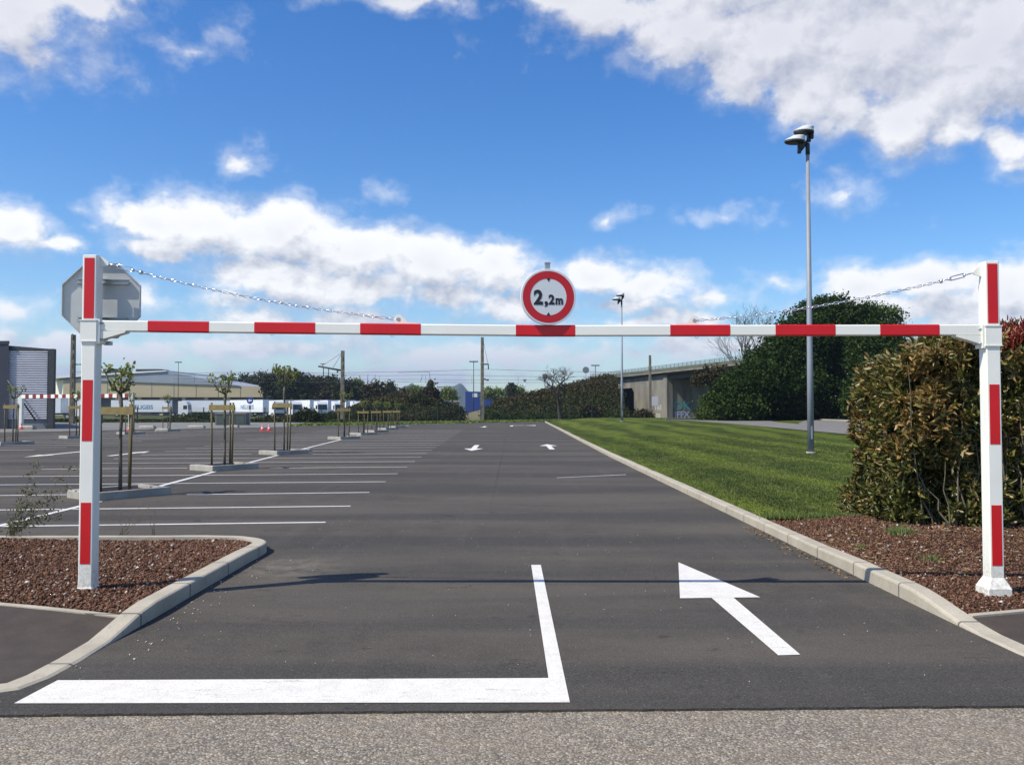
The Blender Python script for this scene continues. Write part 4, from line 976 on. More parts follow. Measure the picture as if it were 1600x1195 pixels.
tree('broadleaf_tree', bt(1378, 92), [L(1380, 500, 92, 28, 20), L(1392, 490, 92, 16, 9), L(1362, 485, 92, 14, 9), L(1385, 525, 92, 25, 20)], 'lighter green loose crowned tree beside the tallest dark tree', group=TG, leaf=L_mid, K=200, per=26, sig=.42, size=.2, trunk=.2)
tree('evergreen_tree', bt(1520, 95), [L(1500, 600, 95, 90, 50), L(1600, 590, 95, 90, 55), L(1440, 620, 94, 60, 40)], 'dark trees standing behind the right hedge', group=TG, K=500, per=30, sig=.4, size=.24)
for px, py, rx, ry, Y, lab in ((1215, 645, 42, 12, 84, 'low dark undergrowth left of the near lamp post'), (1300, 645, 46, 13, 83, 'low dark undergrowth right of the near lamp post'), (1375, 648, 34, 14, 80, 'low dark undergrowth beside the clipped hedge')):
    tree('undergrowth_bush', bt(px, Y), [L(px, py, Y, rx, ry), L(px - rx * .5, py + 2, Y, rx * .6, ry), L(px + rx * .5, py + 2, Y, rx * .6, ry)], lab, 'bush', leaf=L_dark, K=420, per=30, sig=.3, size=.19, trunk=.08)
# bare trees
def bare_tree(base, H, label, seed, spread=.9, depth=6, r0=.16, name='bare_tree', lean=(0, 0), leafs=None, mt=M_twig):
    R = random.Random(seed); r = thing(name, base, label, 'tree'); b_ = MB(); tips = []
    def grow(p, d, Ln, rd, k_):
        pts = [p]; rr_ = [rd]; q_ = p; dd = d.copy(); 
        for i in range(3):
            dd = (dd + Vector((R.uniform(-1, 1), R.uniform(-1, 1), R.uniform(-.5, .7))) * .16).normalized(); q_ = q_ + dd * Ln / 3; pts.append(q_); rr_.append(rd * (1 - .13 * (i + 1)))
        b_.tube(pts, rr_, 6 if k_ < 3 else 4, cap=False)
        if k_ >= depth: tips.append(q_); return
        nb = R.choice((2, 3, 3)) if k_ < 4 else 2 + (R.random() < .4)
        for i in range(nb):
            ax = Vector((R.uniform(-1, 1), R.uniform(-1, 1), R.uniform(-.3, .6))).normalized()
            nd = (dd + ax * spread * R.uniform(.55, 1.05)).normalized()
            if nd.z < -.15: nd.z = .1
            grow(pts[-1] if i < 2 else pts[2], nd, Ln * R.uniform(.68, .85), rd * R.uniform(.55, .68), k_ + 1)
    grow(Vector((0, 0, -.1)), Vector((lean[0], lean[1], 1)).normalized(), H * .26, r0, 0)
    b_.build('trunk', mt, r)
    if leafs:
        C = np.array([tuple(t_) for t_ in tips]); C = np.repeat(C, 3, 0) + RG.normal(0, .12, (len(C) * 3, 3)); quads('crown', C, .09, leafs, r)
    return r
bare_tree((xat(876, 124), 124, -.1), 9.6, 'gnarled bare tree standing behind the fence, left of the far lamp post', 4, spread=1.35, r0=.36, depth=7)
bare_tree((xat(1190, 96), 96, .1), 15.0, 'wide leafless tree rising above the crossbar behind the dark trees', 12, spread=.8, r0=.22, depth=7)
# far left wood, each tree its own
FG = 'trees behind the parked lorries'
R = random.Random(21)
spots = [(330, 594, 12, 'spindly'), (352, 591, 14, 'low'), (380, 588, 18, 'broad'), (408, 584, 20, 'tall'), (436, 582, 22, 'tallest'), (462, 584, 22, 'wide'), (492, 592, 20, 'rounded'), (520, 591, 20, 'dense'), (545, 597, 18, 'dull'), (556, 596, 14, 'yellow green'), (578, 606, 14, 'small'), (600, 606, 12, 'squat'), (505, 606, 20, 'lower'), (470, 603, 22, 'front'), (425, 603, 24, 'sturdy'), (625, 612, 18, 'distant')]
kinds = ['dark brownish', 'dark green', 'olive brown']
for i, (px, py, rx, adj) in enumerate(spots):
    Y = (235 if px > 425 else 305) + R.uniform(-8, 14); lf = [L_farb, L_far, L_far][i % 3] if adj != 'yellow green' else L_spring
    place = 'behind the %s of the lorry row' % ('left half' if px < 400 else 'middle' if px < 500 else 'right end')
    lobes = [L(px, py + 12, Y, rx, 13), L(px - rx * .5, py + 20, Y, rx * .7, 14), L(px + rx * .5, py + 19, Y, rx * .7, 14), L(px, py + 30, Y, rx, 16), L(px + R.uniform(-6, 6), py + 5, Y, rx * .5, 7)]
    tree('far_tree', (xat(px, Y), Y, -.1), lobes, '%s %s tree %s' % (adj, kinds[i % 3] if adj != 'yellow green' else 'spring', place), group=FG, leaf=lf, K=150, per=22, sig=.75, size=.55)
for i, (px, py, rx, ry, Y, lf, lab) in enumerate([(585, 608, 13, 11, 180, L_farb, 'dark reddish tree at the right end of the lorries'), (672, 618, 10, 9, 150, L_farb, 'dark pointed tree left of the light blue roof'), (652, 611, 12, 8, 260, L_spring, 'pale green tree beneath the far hill'),
        (640, 612, 10, 6, 260, L_spring, 'small green tree before the far hill'), (702, 615, 10, 8, 240, L_spring, 'yellowish tree right of the light blue roof'), (770, 611, 16, 7, 280, L_spring, 'bright green tree right of the tall railway pole'),
        (805, 609, 14, 6, 280, L_spring, 'far bright green tree near the yield sign'), (799, 607, 3, 9, 270, L_far, 'slim dark cypress among the bright far trees'), (611, 606, 4, 9, 250, L_far, 'small dark conifer beside the far hill')]):
    tree('far_tree', (xat(px, Y), Y, -.1), [L(px, py, Y, rx, ry), L(px + rx * .4, py + ry * .8, Y, rx * .8, ry), L(px - rx * .4, py + ry * .7, Y, rx * .8, ry)], lab, leaf=lf, K=110, per=20, sig=.5, size=.42)
tree('far_tree', (xat(672, 149), 149, 3), [L(673, 603, 149, 2.5, 9), L(672, 614, 149, 6, 7)], 'thin dark spire topped tree above the scrub mound', leaf=L_farb, K=120, per=20, sig=.25, size=.25)

# ------------------------------------------------------------------ embankment with scrub
TT = [(-28.5, -.1), (-25, 2.0), (-20, 3.4), (-15, 3.3), (-12.5, 2.0), (-10.5, .9), (-8, .9), (-5, 1.7), (-1, 2.6), (3, 3.4), (9, 4.7), (15, 6.2), (21, 7.4), (40, 8.0)]
def emb_z(x, y):
    e = interp(x, TT) + .1; wob = .25 * _m.sin(x * .9) * _m.sin(y * .5)
    return -.1 + e * ss((y - 127) / 22) * (1 - ss((y - 176) / 20)) * (1 + .06 * wob)
grid_sheet('embankment', list(np.linspace(-29, 17.5, 80)), list(np.linspace(125, 196, 50)), emb_z, noisy('embankment_grass', (.10, .105, .045), (.15, .125, .07), .35, .95, obj=False))
def scrub(name, n, x0, x1, y0, y1, lf, size, hgt, label, dens=None):
    K = n // 24; x = RG.uniform(x0, x1, K); y = RG.uniform(y0, y1, K); k_ = np.ones(K, bool) if dens is None else RG.uniform(0, 1, K) < np.array([dens(a, b) for a, b in zip(x, y)])
    x, y = x[k_], y[k_]; z = np.array([emb_z(a, b) for a, b in zip(x, y)]); C = np.repeat(np.stack([x, y, z + RG.uniform(0, hgt, len(x))], 1), 24, 0); C = C + RG.normal(0, [.5, .5, .28], C.shape)
    C = C[C[:, 2] > -.1]; quads(name, C, RG.uniform(.5, 1.2, len(C)) * size, lf, label=label, cat='scrub', kind='stuff')
scrub('scrub', 60000, -28, -12, 128, 160, L_scrub, .24, .7, 'brown scrub covering the mound left of the railway pole')
scrub('scrub', 26000, -28, -11.5, 126, 138, L_scrubg, .22, .7, 'green undergrowth at the foot of the scrub mound')
scrub('scrub', 60000, -2.5, 17, 130, 158, L_scrub, .24, .8, 'brown brambles on the bank left of the bridge')
scrub('scrub', 36000, -4, 17, 126, 141, L_scrubg, .22, .8, 'green undergrowth at the foot of the bridge bank')
for px, py, rx, ry, Y, lf, lab in [(632, 655, 14, 6, 122, L_farb, 'low reddish bush before the scrub mound'), (700, 645, 26, 16, 127, L_far, 'large dark bush on the mound left of the railway pole'), (655, 630, 22, 14, 140, L_far, 'dark bush above the low reddish bush'),
        (480, 652, 17, 12, 112, L_far, 'dark bush between the third and fourth staked trees'), (610, 640, 24, 14, 134, L_scrubg, 'green bush behind the far staked trees'), (573, 648, 14, 12, 126, L_scrubg, 'green bush at the right end of the lorries'),
        (924, 645, 14, 14, 124, L_farb, 'dark brown bush at the foot of the bridge abutment'), (1004, 650, 14, 8, 118, L_farb, 'small brown bush before the bridge abutment wall'), (1120, 588, 34, 14, 100, L_farb, 'brown leafless thicket under the bridge deck'),
        (312, 652, 22, 6, 150, L_scrubg, 'low dark bush in front of the lorry trailers'), (290, 657, 30, 4, 130, L_scrub, 'brown low bush before the lorries'), (430, 658, 30, 5, 118, L_farb, 'brownish low bush behind the two cones'), (515, 657, 28, 4, 125, L_far, 'low dark bush under the lorry cabs')]:
    tree('bush', (xat(px, Y), Y, -.1), [L(px, py, Y, rx, ry), L(px - rx * .5, py + ry * .4, Y, rx * .7, ry * .7), L(px + rx * .5, py + ry * .4, Y, rx * .7, ry * .7)], lab, 'bush', leaf=lf, K=150, per=22, sig=.28, size=.22, trunk=.08)
# verge of rough grass along the far end
n = 24000; x = RG.uniform(-21, 16, n); yb = RG.uniform(0, 1, n); y = np.maximum(FARR.y + (x - FARR.x) * fs, 112 * (x > 4)) + 1 + yb * 12
quads('verge_grass', np.stack([x, y, RG.uniform(-.08, .22, n)], 1), .16, L_spring, label='rough green grass verge beyond the car park', cat='grass', kind='stuff')
n = 16000; x = RG.uniform(-75, -20, n); quads('verge_grass', np.stack([x, 112 + 10 * RG.uniform(0, 1, n), RG.uniform(-.08, .3, n)], 1), .2, L_scrubg, label='dull green grass strip in front of the lorries', cat='grass', kind='stuff')

# ------------------------------------------------------------------ fences
def fence(a, b_, n_, H, label, z=-.08, mesh=True):
    a = Vector(a); b2 = Vector(b_); r = thing('mesh_fence', (a.x, a.y, z), label, 'fence'); v = (b2 - a); 
    for i in range(n_ + 1):
        p = v * (i / n_); q_ = MB(); q_.box((p.x - .05, p.y - .05, 0), (p.x + .05, p.y + .05, H)); q_.build('fence_post', M_fence, r)
    q_ = MB()
    for zz in np.arange(.12, H - .05, .22): q_.tube([(0, 0, zz), (v.x, v.y, zz)], .007, 4)
    k_ = int(v.length / .2)
    for i in range(k_): p = v * (i / k_); q_.tube([(p.x, p.y, .08), (p.x, p.y, H - .06)], .004, 3, cap=False)
    q_.build('wire_mesh', M_fence, r); return r
fence((xat(550, 121), 121), (xat(960, 117), 117), 12, 2.3, 'dark green wire fence at the far end of the car park')
fence((xat(160, 104), 104), (xat(545, 121), 121), 8, 2.0, 'dark green wire fence in front of the lorries')

# ------------------------------------------------------------------ railway poles and wires
def rail_pole(px, Y, pytop, label, arm=None, w=.42):
    r = thing('railway_pole', (xat(px, Y), Y, -.1), label, 'utility pole', 'concrete railway poles'); H = zat(pytop, Y) + .1
    b_ = MB(); b_.loft([[(-w/2, -w/2, 0), (w/2, -w/2, 0), (w/2, w/2, 0), (-w/2, w/2, 0)], [(-w/2*.8, -w/2*.8, H), (w/2*.8, -w/2*.8, H), (w/2*.8, w/2*.8, H), (-w/2*.8, w/2*.8, H)]])
    for zz in np.arange(1, H - .5, 1.1): b_.box((-w*.15, -w*.5 - .015, zz), (w*.15, -w*.38, zz + .6), 0)
    b_.build('pole', M_pylon, r)
    k_ = Y / F
    if arm == 'left':
        z0 = zat(578, Y); z1 = zat(571, Y); b_ = MB(); b_.tube([(0, 0, z0), (-38*k_, 0, z1)], .13, 6); b_.tube([(-3*k_, 0, H - .4), (-28*k_, 0, z1 + .3)], .03, 4); b_.tube([(-3*k_, 0, H - .6), (-15*k_, 0, z1 - .2)], .03, 4); b_.build('bracket_arm', M_steel, r)
        for dx, dz in ((-30, -14), (-22, -18), (-31, 5)):
            b_ = MB(); zz = z1 + (z0 - z1) * (1 + dx / 38); b_.tube([(dx*k_, 0, zz), (dx*k_, 0, zz + dz*k_)], .07, 6); b_.tube([(dx*k_ - .35, 0, zz + dz*k_), (dx*k_ + .35, 0, zz + dz*k_)], .06, 5); b_.build('insulator', M_steel, r)
    elif arm == 'right':
        b_ = MB(); z0 = zat(568, Y); b_.tube([(-3*k_, 0, z0), (10*k_, 0, z0)], .09, 6); b_.tube([(1*k_, 0, H - .3), (9*k_, 0, z0)], .03, 4); z2 = zat(591, Y); b_.tube([(-2*k_, 0, z2 + .2), (9*k_, 0, z2 - .2)], .08, 6); b_.build('bracket_arm', M_steel, r)
        b_ = MB(); b_.tube([(9.5*k_, 0, z0), (9.5*k_, 0, z0 - 8*k_)], .08, 6); b_.tube([(9*k_, 0, z2), (9*k_, 0, z2 - 3*k_)], .1, 6); b_.build('insulator', M_steel, r)
    elif arm == 'small':
        b_ = MB(); z0 = zat(568, Y); b_.tube([(0, 0, z0), (16*k_, 0, z0)], .06, 5); b_.build('bracket_arm', M_steel, r)
    return r
rail_pole(113, 100, 523, 'tan concrete pole standing between ribbed screen and white post', 'small', .5)
rail_pole(535, 124, 548, 'concrete railway pole with long bracket arm reaching left', 'left', .55)
rail_pole(753.5, 122, 527, 'tallest concrete railway pole, just left of the sign, arm to the right', 'right', .5)
rail_pole(1016, 131, 555, 'thin dark railway pole in front of the bridge', None, .42)
def wire(pts, r_, label, drop=None):
    b_ = MB(); b_.tube(pts, r_, 4, cap=False)
    if drop:
        for x in np.arange(pts[0][0] + 3, pts[-1][0] - 3, 6.5):
            b_.tube([(x, pts[0][1], interp(x, [(p[0], p[2]) for p in pts])), (x, pts[0][1], interp(x, [(p[0], p[2]) for p in pts]) - drop)], r_ * .8, 3, cap=False)
    tag(b_.build('overhead_wire', M_steel), label, 'wire', 'railway overhead wires')
def wpts(Y, pys, px0=270, px1=1010):
    return [(xat(p, Y), Y, zat(y, Y)) for p, y in zip(np.linspace(px0, px1, len(pys)), pys)]
wire(wpts(122, [583, 582, 581.5, 583, 581, 579.5, 577, 579.5, 581, 583]), .028, 'topmost railway wire running left to right behind the car park')
wire(wpts(122.3, [586, 585.5, 586, 585, 587, 585.5, 587, 588.5, 588, 589]), .024, 'second railway wire below the topmost one', 1.2)
wire(wpts(126, [592, 592, 592.5, 593, 592.5, 593, 594, 593.5, 594, 595]), .024, 'third railway wire, close above the far trees')
wire(wpts(126.4, [596.5, 596.5, 597, 597, 596.5, 597, 598, 597.5, 598, 599]), .024, 'lowest railway wire, just above the far trees')
wire(wpts(101, [581, 583.5, 585.5, 587], 118, 300), .022, 'wire running from the tan left pole to the warehouse')
b_ = MB(); Yg = 170
for a, c in (((622, 582), (671, 581)), ((671, 581), (672, 592)), ((575, 585), (574, 597)), ((586, 585), (587, 597)), ((660, 586), (657, 597))): b_.tube([P(a[0], a[1], Yg), P(c[0], c[1], Yg)], .05, 4)
tag(b_.build('catenary_frame', M_steel), 'thin far catenary frame hanging over the railway', 'railway frame')

# ------------------------------------------------------------------ bridge
B0 = Vector((16.9, 170, 0)); B1 = Vector((31.0, 111, 0)); bd = (B1 - B0).normalized(); bn = Vector((-bd.y, bd.x, 0)) * (1 if -bd.y > 0 else -1)
if bn.x < 0: bn = -bn
BM = Matrix(((bd.x, bn.x, 0, B0.x), (bd.y, bn.y, 0, B0.y), (0, 0, 1, -.1), (0, 0, 0, 1)))
def bL(px):      # distance along the bridge face seen at picture column px
    k_ = (px - 800) / F * _m.cos(0)
    return (k_ * B0.y - B0.x) / (bd.x - k_ * bd.y)
br = thing('road_bridge', (0, 0, 0), 'concrete road bridge with railing, arch opening and graffiti beyond the lawn', 'bridge'); br.matrix_world = BM
ZT = zat(583, 170) + .1
z_deck = ZT - 1.15; z_low = z_deck - .75
def bbox(b_, l0, l1, w0, w1, z0, z1, m_=0): return b_.box((l0, w0, z0), (l1, w1, z1), m_)
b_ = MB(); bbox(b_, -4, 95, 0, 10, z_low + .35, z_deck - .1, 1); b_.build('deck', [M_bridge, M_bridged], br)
b_ = MB(); bbox(b_, -4, 95, -.55, -.02, z_low + .62, z_low + .80); bbox(b_, -14, -4, -.55, .5, z_low + .5, z_low + .66); b_.build('cornice', M_bridge, br)
b_ = MB(); bbox(b_, -4, 95, -.35, -.05, z_low + .80, ZT - .55); b_.build('fascia', M_mossy, br)
b_ = MB()
for w0 in (-.3, 9.8):
    for zz in (ZT - .06, ZT - .30, ZT - .50): b_.box((-4, w0, zz), (95, w0 + .06, zz + .05))
    for l in np.arange(-4, 95, 1.5): b_.box((l - .05, w0 - .01, ZT - .56), (l + .05, w0 + .05, ZT))
    for l in np.arange(-4, 95, .3): b_.box((l - .012, w0 + .01, ZT - .5), (l + .012, w0 + .035, ZT - .05))
b_.build('railing', M_rail, br)
la, lb_, lc = bL(963), bL(988), bL(1041)
b_ = MB(); zo = zat(607, 158) + .1
bbox(b_, -6, la, .3, 1.1, 0, z_low + .34); bbox(b_, lb_, lc, .3, 1.1, 0, z_low + .34); bbox(b_, la, lb_, .3, 1.1, zo, z_low + .34)
for s_ in (0, 1):      # chamfered corners of the opening
    l = la if s_ == 0 else lb_; dl = .9 if s_ == 0 else -.9
    b_.prism([(l, zo + .01), (l + dl, zo + .01), (l, zo - .9)], -1.08, -.31, 0, RX)
b_.box((lc - 1.4, .1, 0), (lc + .02, .29, z_low + .33))
b_.build('abutment_wall', M_bridge, br)
b_ = MB(); 
def wl(px, w):
    k_ = (px - 800) / F; o_ = B0 + bn * w; return (k_ * o_.y - o_.x) / (bd.x - k_ * bd.y)
bbox(b_, wl(950, 6.5), wl(1000, 6.5), 6.5, 7, 0, z_low + .3); b_.build('added_back_wall', M_bridged, br)  # added wall closing off the arch opening so it reads dark
b_ = MB(); bbox(b_, lc - 1.0, lc - .2, 1.12, 10, 0, z_low + .3); b_.build('side_wall', M_bridge, br)
b_ = MB(); bbox(b_, lc + 26, lc + 27, .02, 10, 0, z_low + .3); b_.build('far_pier', M_bridged, br)
b_ = MB(); 
for w0 in (.6, 3, 5.5, 8): bbox(b_, lc, 95, w0, w0 + .4, z_low - .35, z_low + .34)
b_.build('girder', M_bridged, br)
# embankment wedge at the left end
b_ = MB(); b_.prism([(-6, 0), (-26, 0), (-14, z_low + .2), (-6, z_low + .2)], -8, -.32, 0, RX); 
b_.build('wing_wall', noisy('wing_earth', (.11, .095, .055), (.07, .065, .035), .5, .95), br)
def face_text(body, px, py, size, m_, sx=1.0):      # on the abutment side wall, facing along the bridge
    k_ = (px - 800) / F; o_ = B0 + bd * (lc - .2); w = (k_ * o_.y - o_.x) / (bn.x - k_ * bn.y); Yw = (o_ + bn * w).y; z = zat(py, Yw) + .1
    M_ = Matrix(((0, 0, 1, lc - .17), (1, 0, 0, w), (0, 1, 0, z), (0, 0, 0, 1))); return text_mesh(body, size, m_, 'graffiti', br, M_, .05, .004, sx=sx)
def wall_text(body, l, z, size, m_, w=8.48, sx=1.0):
    M_ = Matrix.Translation((l, w, z)) @ Matrix.Rotation(rad(90), 4, 'X'); return text_mesh(body, size, m_, 'graffiti', br, M_, .03, .004, sx=sx)
def wzz(px, py, w): l = wl(px, w); Yw = (B0 + bn * w + bd * l).y; return l, zat(py, Yw) + .1
face_text('OK', 1065.5, 640, 1.9, M_graf, 1.05); face_text('IFFX', 1065.5, 652, 1.35, M_graf2, 1.0)
l, z = wzz(1028, 640, .28); wall_text('TRE', l, z, 1.1, M_grafw, .285, sx=1.6)
l, z = wzz(1028, 652, .28); wall_text('ns', l, z, 1.3, M_grafw, .285, sx=1.6)
l, z = wzz(951, 640, .28); wall_text('ai', l, z, 1.3, M_grafw, .285, sx=2.0)
b_ = MB(); l, z = wzz(1023, 623, .28); b_.box((l - 1.2, .25, z - 1.2), (l + 1.6, .285, z + .4)); b_.build('painted_patch', mat('pale_patch', (.26, .29, .34), .8), br)

# ------------------------------------------------------------------ road signs seen from behind on the bank
def back_sign(px, pyc, Y, r_, shape, label):
    z = zat(pyc, Y); x = xat(px, Y); zb_ = emb_z(x, Y) if x < 17 else 0; rr_ = thing('road_sign', (x, Y, zb_), label, 'road sign')
    b_ = MB(); b_.tube([(0, 0, 0), (0, 0, z - zb_ + r_ * .8)], .06, 6); b_.build('pole', M_galv, rr_)
    n_ = {'disc': 20, 'tri': 3, 'oct': 8}[shape]; a0 = {'disc': 0, 'tri': 30 + 180, 'oct': 22.5}[shape]
    a0 = -90 if shape == 'tri' else a0
    b_ = MB(); pr = [(r_*_m.cos(rad(a0 + 360*k_/n_)), z - zb_ + r_*_m.sin(rad(a0 + 360*k_/n_))) for k_ in range(n_)]
    b_.prism(pr, .06, .10, 0, RX); b_.build('sign_plate', M_alu2, rr_)
M_alu2 = mat('grey_sign_back', (.17, .19, .21), .6)
back_sign(915.5, 578, 160, .60, 'disc', 'round grey sign back on a pole at the bridge end')
back_sign(820, 594.5, 150, .42, 'tri', 'small triangular sign back on the bank left of the bare tree')
back_sign(851.5, 588, 150, .50, 'oct', 'grey octagonal sign back among the bare tree branches')

# ------------------------------------------------------------------ young staked trees and their islands
def island_poly(s_=1.0): return [(0, -.95 * s_), (.83 * s_, .30 * s_), (0, .95 * s_), (-.83 * s_, -.30 * s_)]
def make_island():
    r = thing('tree_island', (0, 0, 0), 'x', 'kerbed island', 'kerbed tree islands in the car park')
    o_ = island_poly(1.0); i_ = island_poly(.80); b_ = MB(); h = .145; n_ = 4
    V = [(x, y, -.02) for x, y in o_] + [(x, y, h - .02) for x, y in o_] + [(x * .985, y * .985, h) for x, y in o_] + [(x, y, h) for x, y in i_] + [(x, y, .03) for x, y in i_]
    Fc = [(k_*4 + j, k_*4 + (j+1) % 4, (k_+1)*4 + (j+1) % 4, (k_+1)*4 + j) for k_ in range(4) for j in range(4)]
    b_.add(V, Fc); b_.build('kerb', M_conc2, r)
    b_ = MB(); b_.add([(x, y, .09) for x, y in island_poly(.81)], [(0, 1, 2, 3)]); b_.build('soil', M_soil, r); return r
def make_stakes():
    r = thing('tree_stakes', (0, 0, 0), 'x', 'tree stakes', 'wooden stakes round the young trees')
    for x, y in ((-.31, -.16), (.31, -.20), (.02, .30)):
        b_ = MB(); b_.tube([(x * .92, y, -.02), (x, y, 1.62)], [.027, .025], 9); b_.build('stake', M_wood, r)
    for a, c in (((-.36, -.20), (.36, -.24)), ((.36, -.24), (.02, .36)), ((.02, .36), (-.36, -.20))):
        b_ = MB(); v = Vector((c[0]-a[0], c[1]-a[1], 0)); an = _m.atan2(v.y, v.x); M_ = Matrix.Translation((a[0], a[1], 0)) @ Matrix.Rotation(an, 4, 'Z')
        b_.box((0, -.014, 1.42), (v.length, .014, 1.56), 0, M_); b_.build('board', M_wood2, r)
    b_ = MB(); b_.tube([(-.3, -.16, 1.46), (0, .02, 1.47), (.3, -.2, 1.46)], .008, 5); b_.build('tie', M_black, r)
    return r
def make_plane(seed, H=2.35, arms=6, dens=60):
    R = random.Random(seed); r = thing('young_plane_tree', (0, 0, 0), 'x', 'tree', 'young staked plane trees')
    b_ = MB(); top = H * .80; pts = [(0, 0, -.05)] + [(R.uniform(-.02, .02), R.uniform(-.02, .02), top * k_ / 5) for k_ in range(1, 6)]
    b_.tube(pts, [.036, .032, .030, .028, .03, .042], 9); C = []
    for i in range(arms):
        a = 2*_m.pi*i/arms + R.uniform(-.3, .3); rr_ = R.uniform(.14, .38); hz = R.uniform(.10, .42) * (H / 2.35)
        p0 = Vector(pts[-1]); p1 = p0 + Vector((_m.cos(a)*rr_*.55, _m.sin(a)*rr_*.55, hz*.25)); p2 = p0 + Vector((_m.cos(a)*rr_, _m.sin(a)*rr_, hz))
        b_.tube([p0, p1, p2], [.026, .020, .016], 6)
        for q_ in range(3):
            e = p2 + Vector((R.uniform(-.07, .07), R.uniform(-.07, .07), R.uniform(.02, .14))); b_.tube([p2, e], [.01, .004], 4)
            C.append(np.array(tuple(e)) + RG.normal(0, [.045, .045, .05], (dens // 3, 3)))
        C.append(np.array(tuple(p1)) + RG.normal(0, .04, (6, 3)))
    b_.build('trunk', M_bark, r)
    C = np.concatenate(C); leaves('crown', C, RG.normal(size=C.shape) + [0, 0, .4], RG.uniform(.05, .10, len(C)), .055, L_young, r)
    return r
isl = make_island(); stk = make_stakes(); pls = [make_plane(1, 2.28, 5, 24), make_plane(2, 2.3, 5, 22), make_plane(3, 2.7, 7, 42)]
names1 = ['nearest', 'second', 'third', 'fourth', 'fifth', 'sixth', 'seventh', 'farthest']
used = [False] * 5; first = True
def use(o_, flag=[set()]):
    if id(o_) in flag[0]: return copy_tree(o_)
    flag[0].add(id(o_)); return o_
Rr = random.Random(8)
def put_tree(x, Y, order, row, variant, sc=1.0):
    i_ = use(isl); i_.location = (x, Y, 0); i_['label'] = '%s kerbed tree island in the %s' % (order, row)
    s_ = use(stk); s_.location = (x, Y + .0, .09); s_.scale = (1, 1, sc); s_.rotation_euler = (0, 0, Rr.uniform(-.12, .12)); s_['label'] = 'wooden stakes round the %s tree of the %s' % (order, row.replace('island row', 'row'))
    t_ = use(pls[variant]); t_.location = (x, Y, .09); t_.rotation_euler = (0, 0, Rr.uniform(0, 6)); t_['label'] = '%s young pollarded plane tree in the %s' % (order, row)
    if sc != 1: t_.scale = (1, 1, sc)
row1 = 'island row beside the main aisle'; row2 = 'farther left island row'
for i, (Y, v) in enumerate(zip(ISL1, [0, 1, 2, 1, 0, 1, 0, 1])):
    x = {0: -7.27, 1: -7.74, 2: -8.26}.get(i, spx(Y)); put_tree(x, Y, names1[i], row1, v, [1.0, 1.05, 1.12, 1.0, .9, .9, .9, .9][i])
for i, Y in enumerate(ISL2): put_tree([-22.9, -24.5, -25.0, -25.8][i], Y, ['nearest', 'second', 'third', 'farthest'][i], row2, (i + 1) % 3 if i != 1 else 0, 1.1)

# ------------------------------------------------------------------ weeds in the left bed
def sprig(base, stems, label, lf, seed, dens=26, sz=.022, name='weed'):
    R = random.Random(seed); r = thing(name, base, label, 'plant'); b_ = MB(); C = []
    for (dx, dy, dz) in stems:
        p = Vector((R.uniform(-.03, .03), R.uniform(-.03, .03), 0)); pts = [p]; e = Vector((dx, dy, dz))
        for k_ in range(1, 6): pts.append(p.lerp(e, k_/5) + Vector((R.uniform(-.02, .02), R.uniform(-.02, .02), .05 * _m.sin(k_ * .6))))
        b_.tube(pts, [.004, .0035, .003, .0025, .002, .001], 4)
        for q_ in pts[1:]: C.append(np.array(tuple(q_)) + RG.normal(0, [.035, .035, .03], (dens // 5 + 1, 3)))
    b_.build('stem', M_bark2, r)
    if lf: C = np.concatenate(C); leaves('foliage', C, RG.normal(size=C.shape), RG.uniform(.7, 1.3, len(C)) * sz, sz * .6, lf, r)
p = G(12, 840, .09)
sprig((p.x, p.y, .09), [(.42, .1, .42), (.28, 0, .62), (.25, .1, .85), (.5, .1, .30), (.62, .1, .55), (.68, .15, .80), (.38, 0, .25), (.15, 0, .35), (.3, .05, .5), (.55, .1, .22)], 'straggly olive green weed growing at the left edge of the bed', L_weed, 3, 75, .03)
p = G(190, 838, .09); sprig((p.x, p.y, .09), [(.1, 0, .25), (.22, 0, .35), (-.05, 0, .3), (.3, .1, .22), (.42, .1, .42), (.38, 0, .30)], 'thin dry weed stalks behind the left white post', None, 4)
p = G(238, 838, .09); sprig((p.x, p.y, .09), [(.03, 0, .33), (-.06, 0, .22), (.07, 0, .18)], 'short dry stalk right of the thin weed stalks', None, 6)

# ------------------------------------------------------------------ left background
# dark building with ribbed screen
bl = thing('retail_building', (-46, 78, 0), 'dark building with a ribbed light grey metal screen at the left edge', 'building'); bo = Vector((-46, 78, 0))
YA = 74.0; x12 = xat(12, YA); zt = zat(533, YA)
b_ = MB(); b_.prism([(x12 - 26, YA), (x12, YA), (xat(12, 76.4), 76.4), (x12 - 14, 98), (x12 - 26, 98)], 0, zt); b_.box((x12 - 26, YA - .06, zt - .25), (x12 + .06, YA, zt + .02)); loc_build(b_, 'wall', M_cladd, bl, bo)
YS0, YS1 = 74.3, 74.7; xs0 = xat(12, YS0); xs1 = xat(74, YS1); zt2 = zat(548, YS1); zb2 = zat(655, YS1)
v = Vector((xs1 - xs0, YS1 - YS0, 0)); ln = v.length; an = _m.atan2(v.y, v.x); MM = Matrix.Translation((xs0, YS0, 0)) @ Matrix.Rotation(an, 4, 'Z')
b_ = MB(); nr = 30; hh_ = (zt2 - zb2) / nr
for i in range(nr):
    z0 = zb2 + i * hh_; b_.add([MM @ Vector(q_) for q_ in ((0, 0, z0), (ln, 0, z0), (ln, -.13, z0 + hh_ * .30), (0, -.13, z0 + hh_ * .30), (ln, -.13, z0 + hh_ * .55), (0, -.13, z0 + hh_ * .55), (ln, 0, z0 + hh_), (0, 0, z0 + hh_))], [(0, 1, 2, 3), (3, 2, 4, 5), (5, 4, 6, 7)])
b_.box((0, .002, zb2), (ln, .12, zt2), 0, MM); loc_build(b_, 'metal_screen', M_screen, bl, bo)
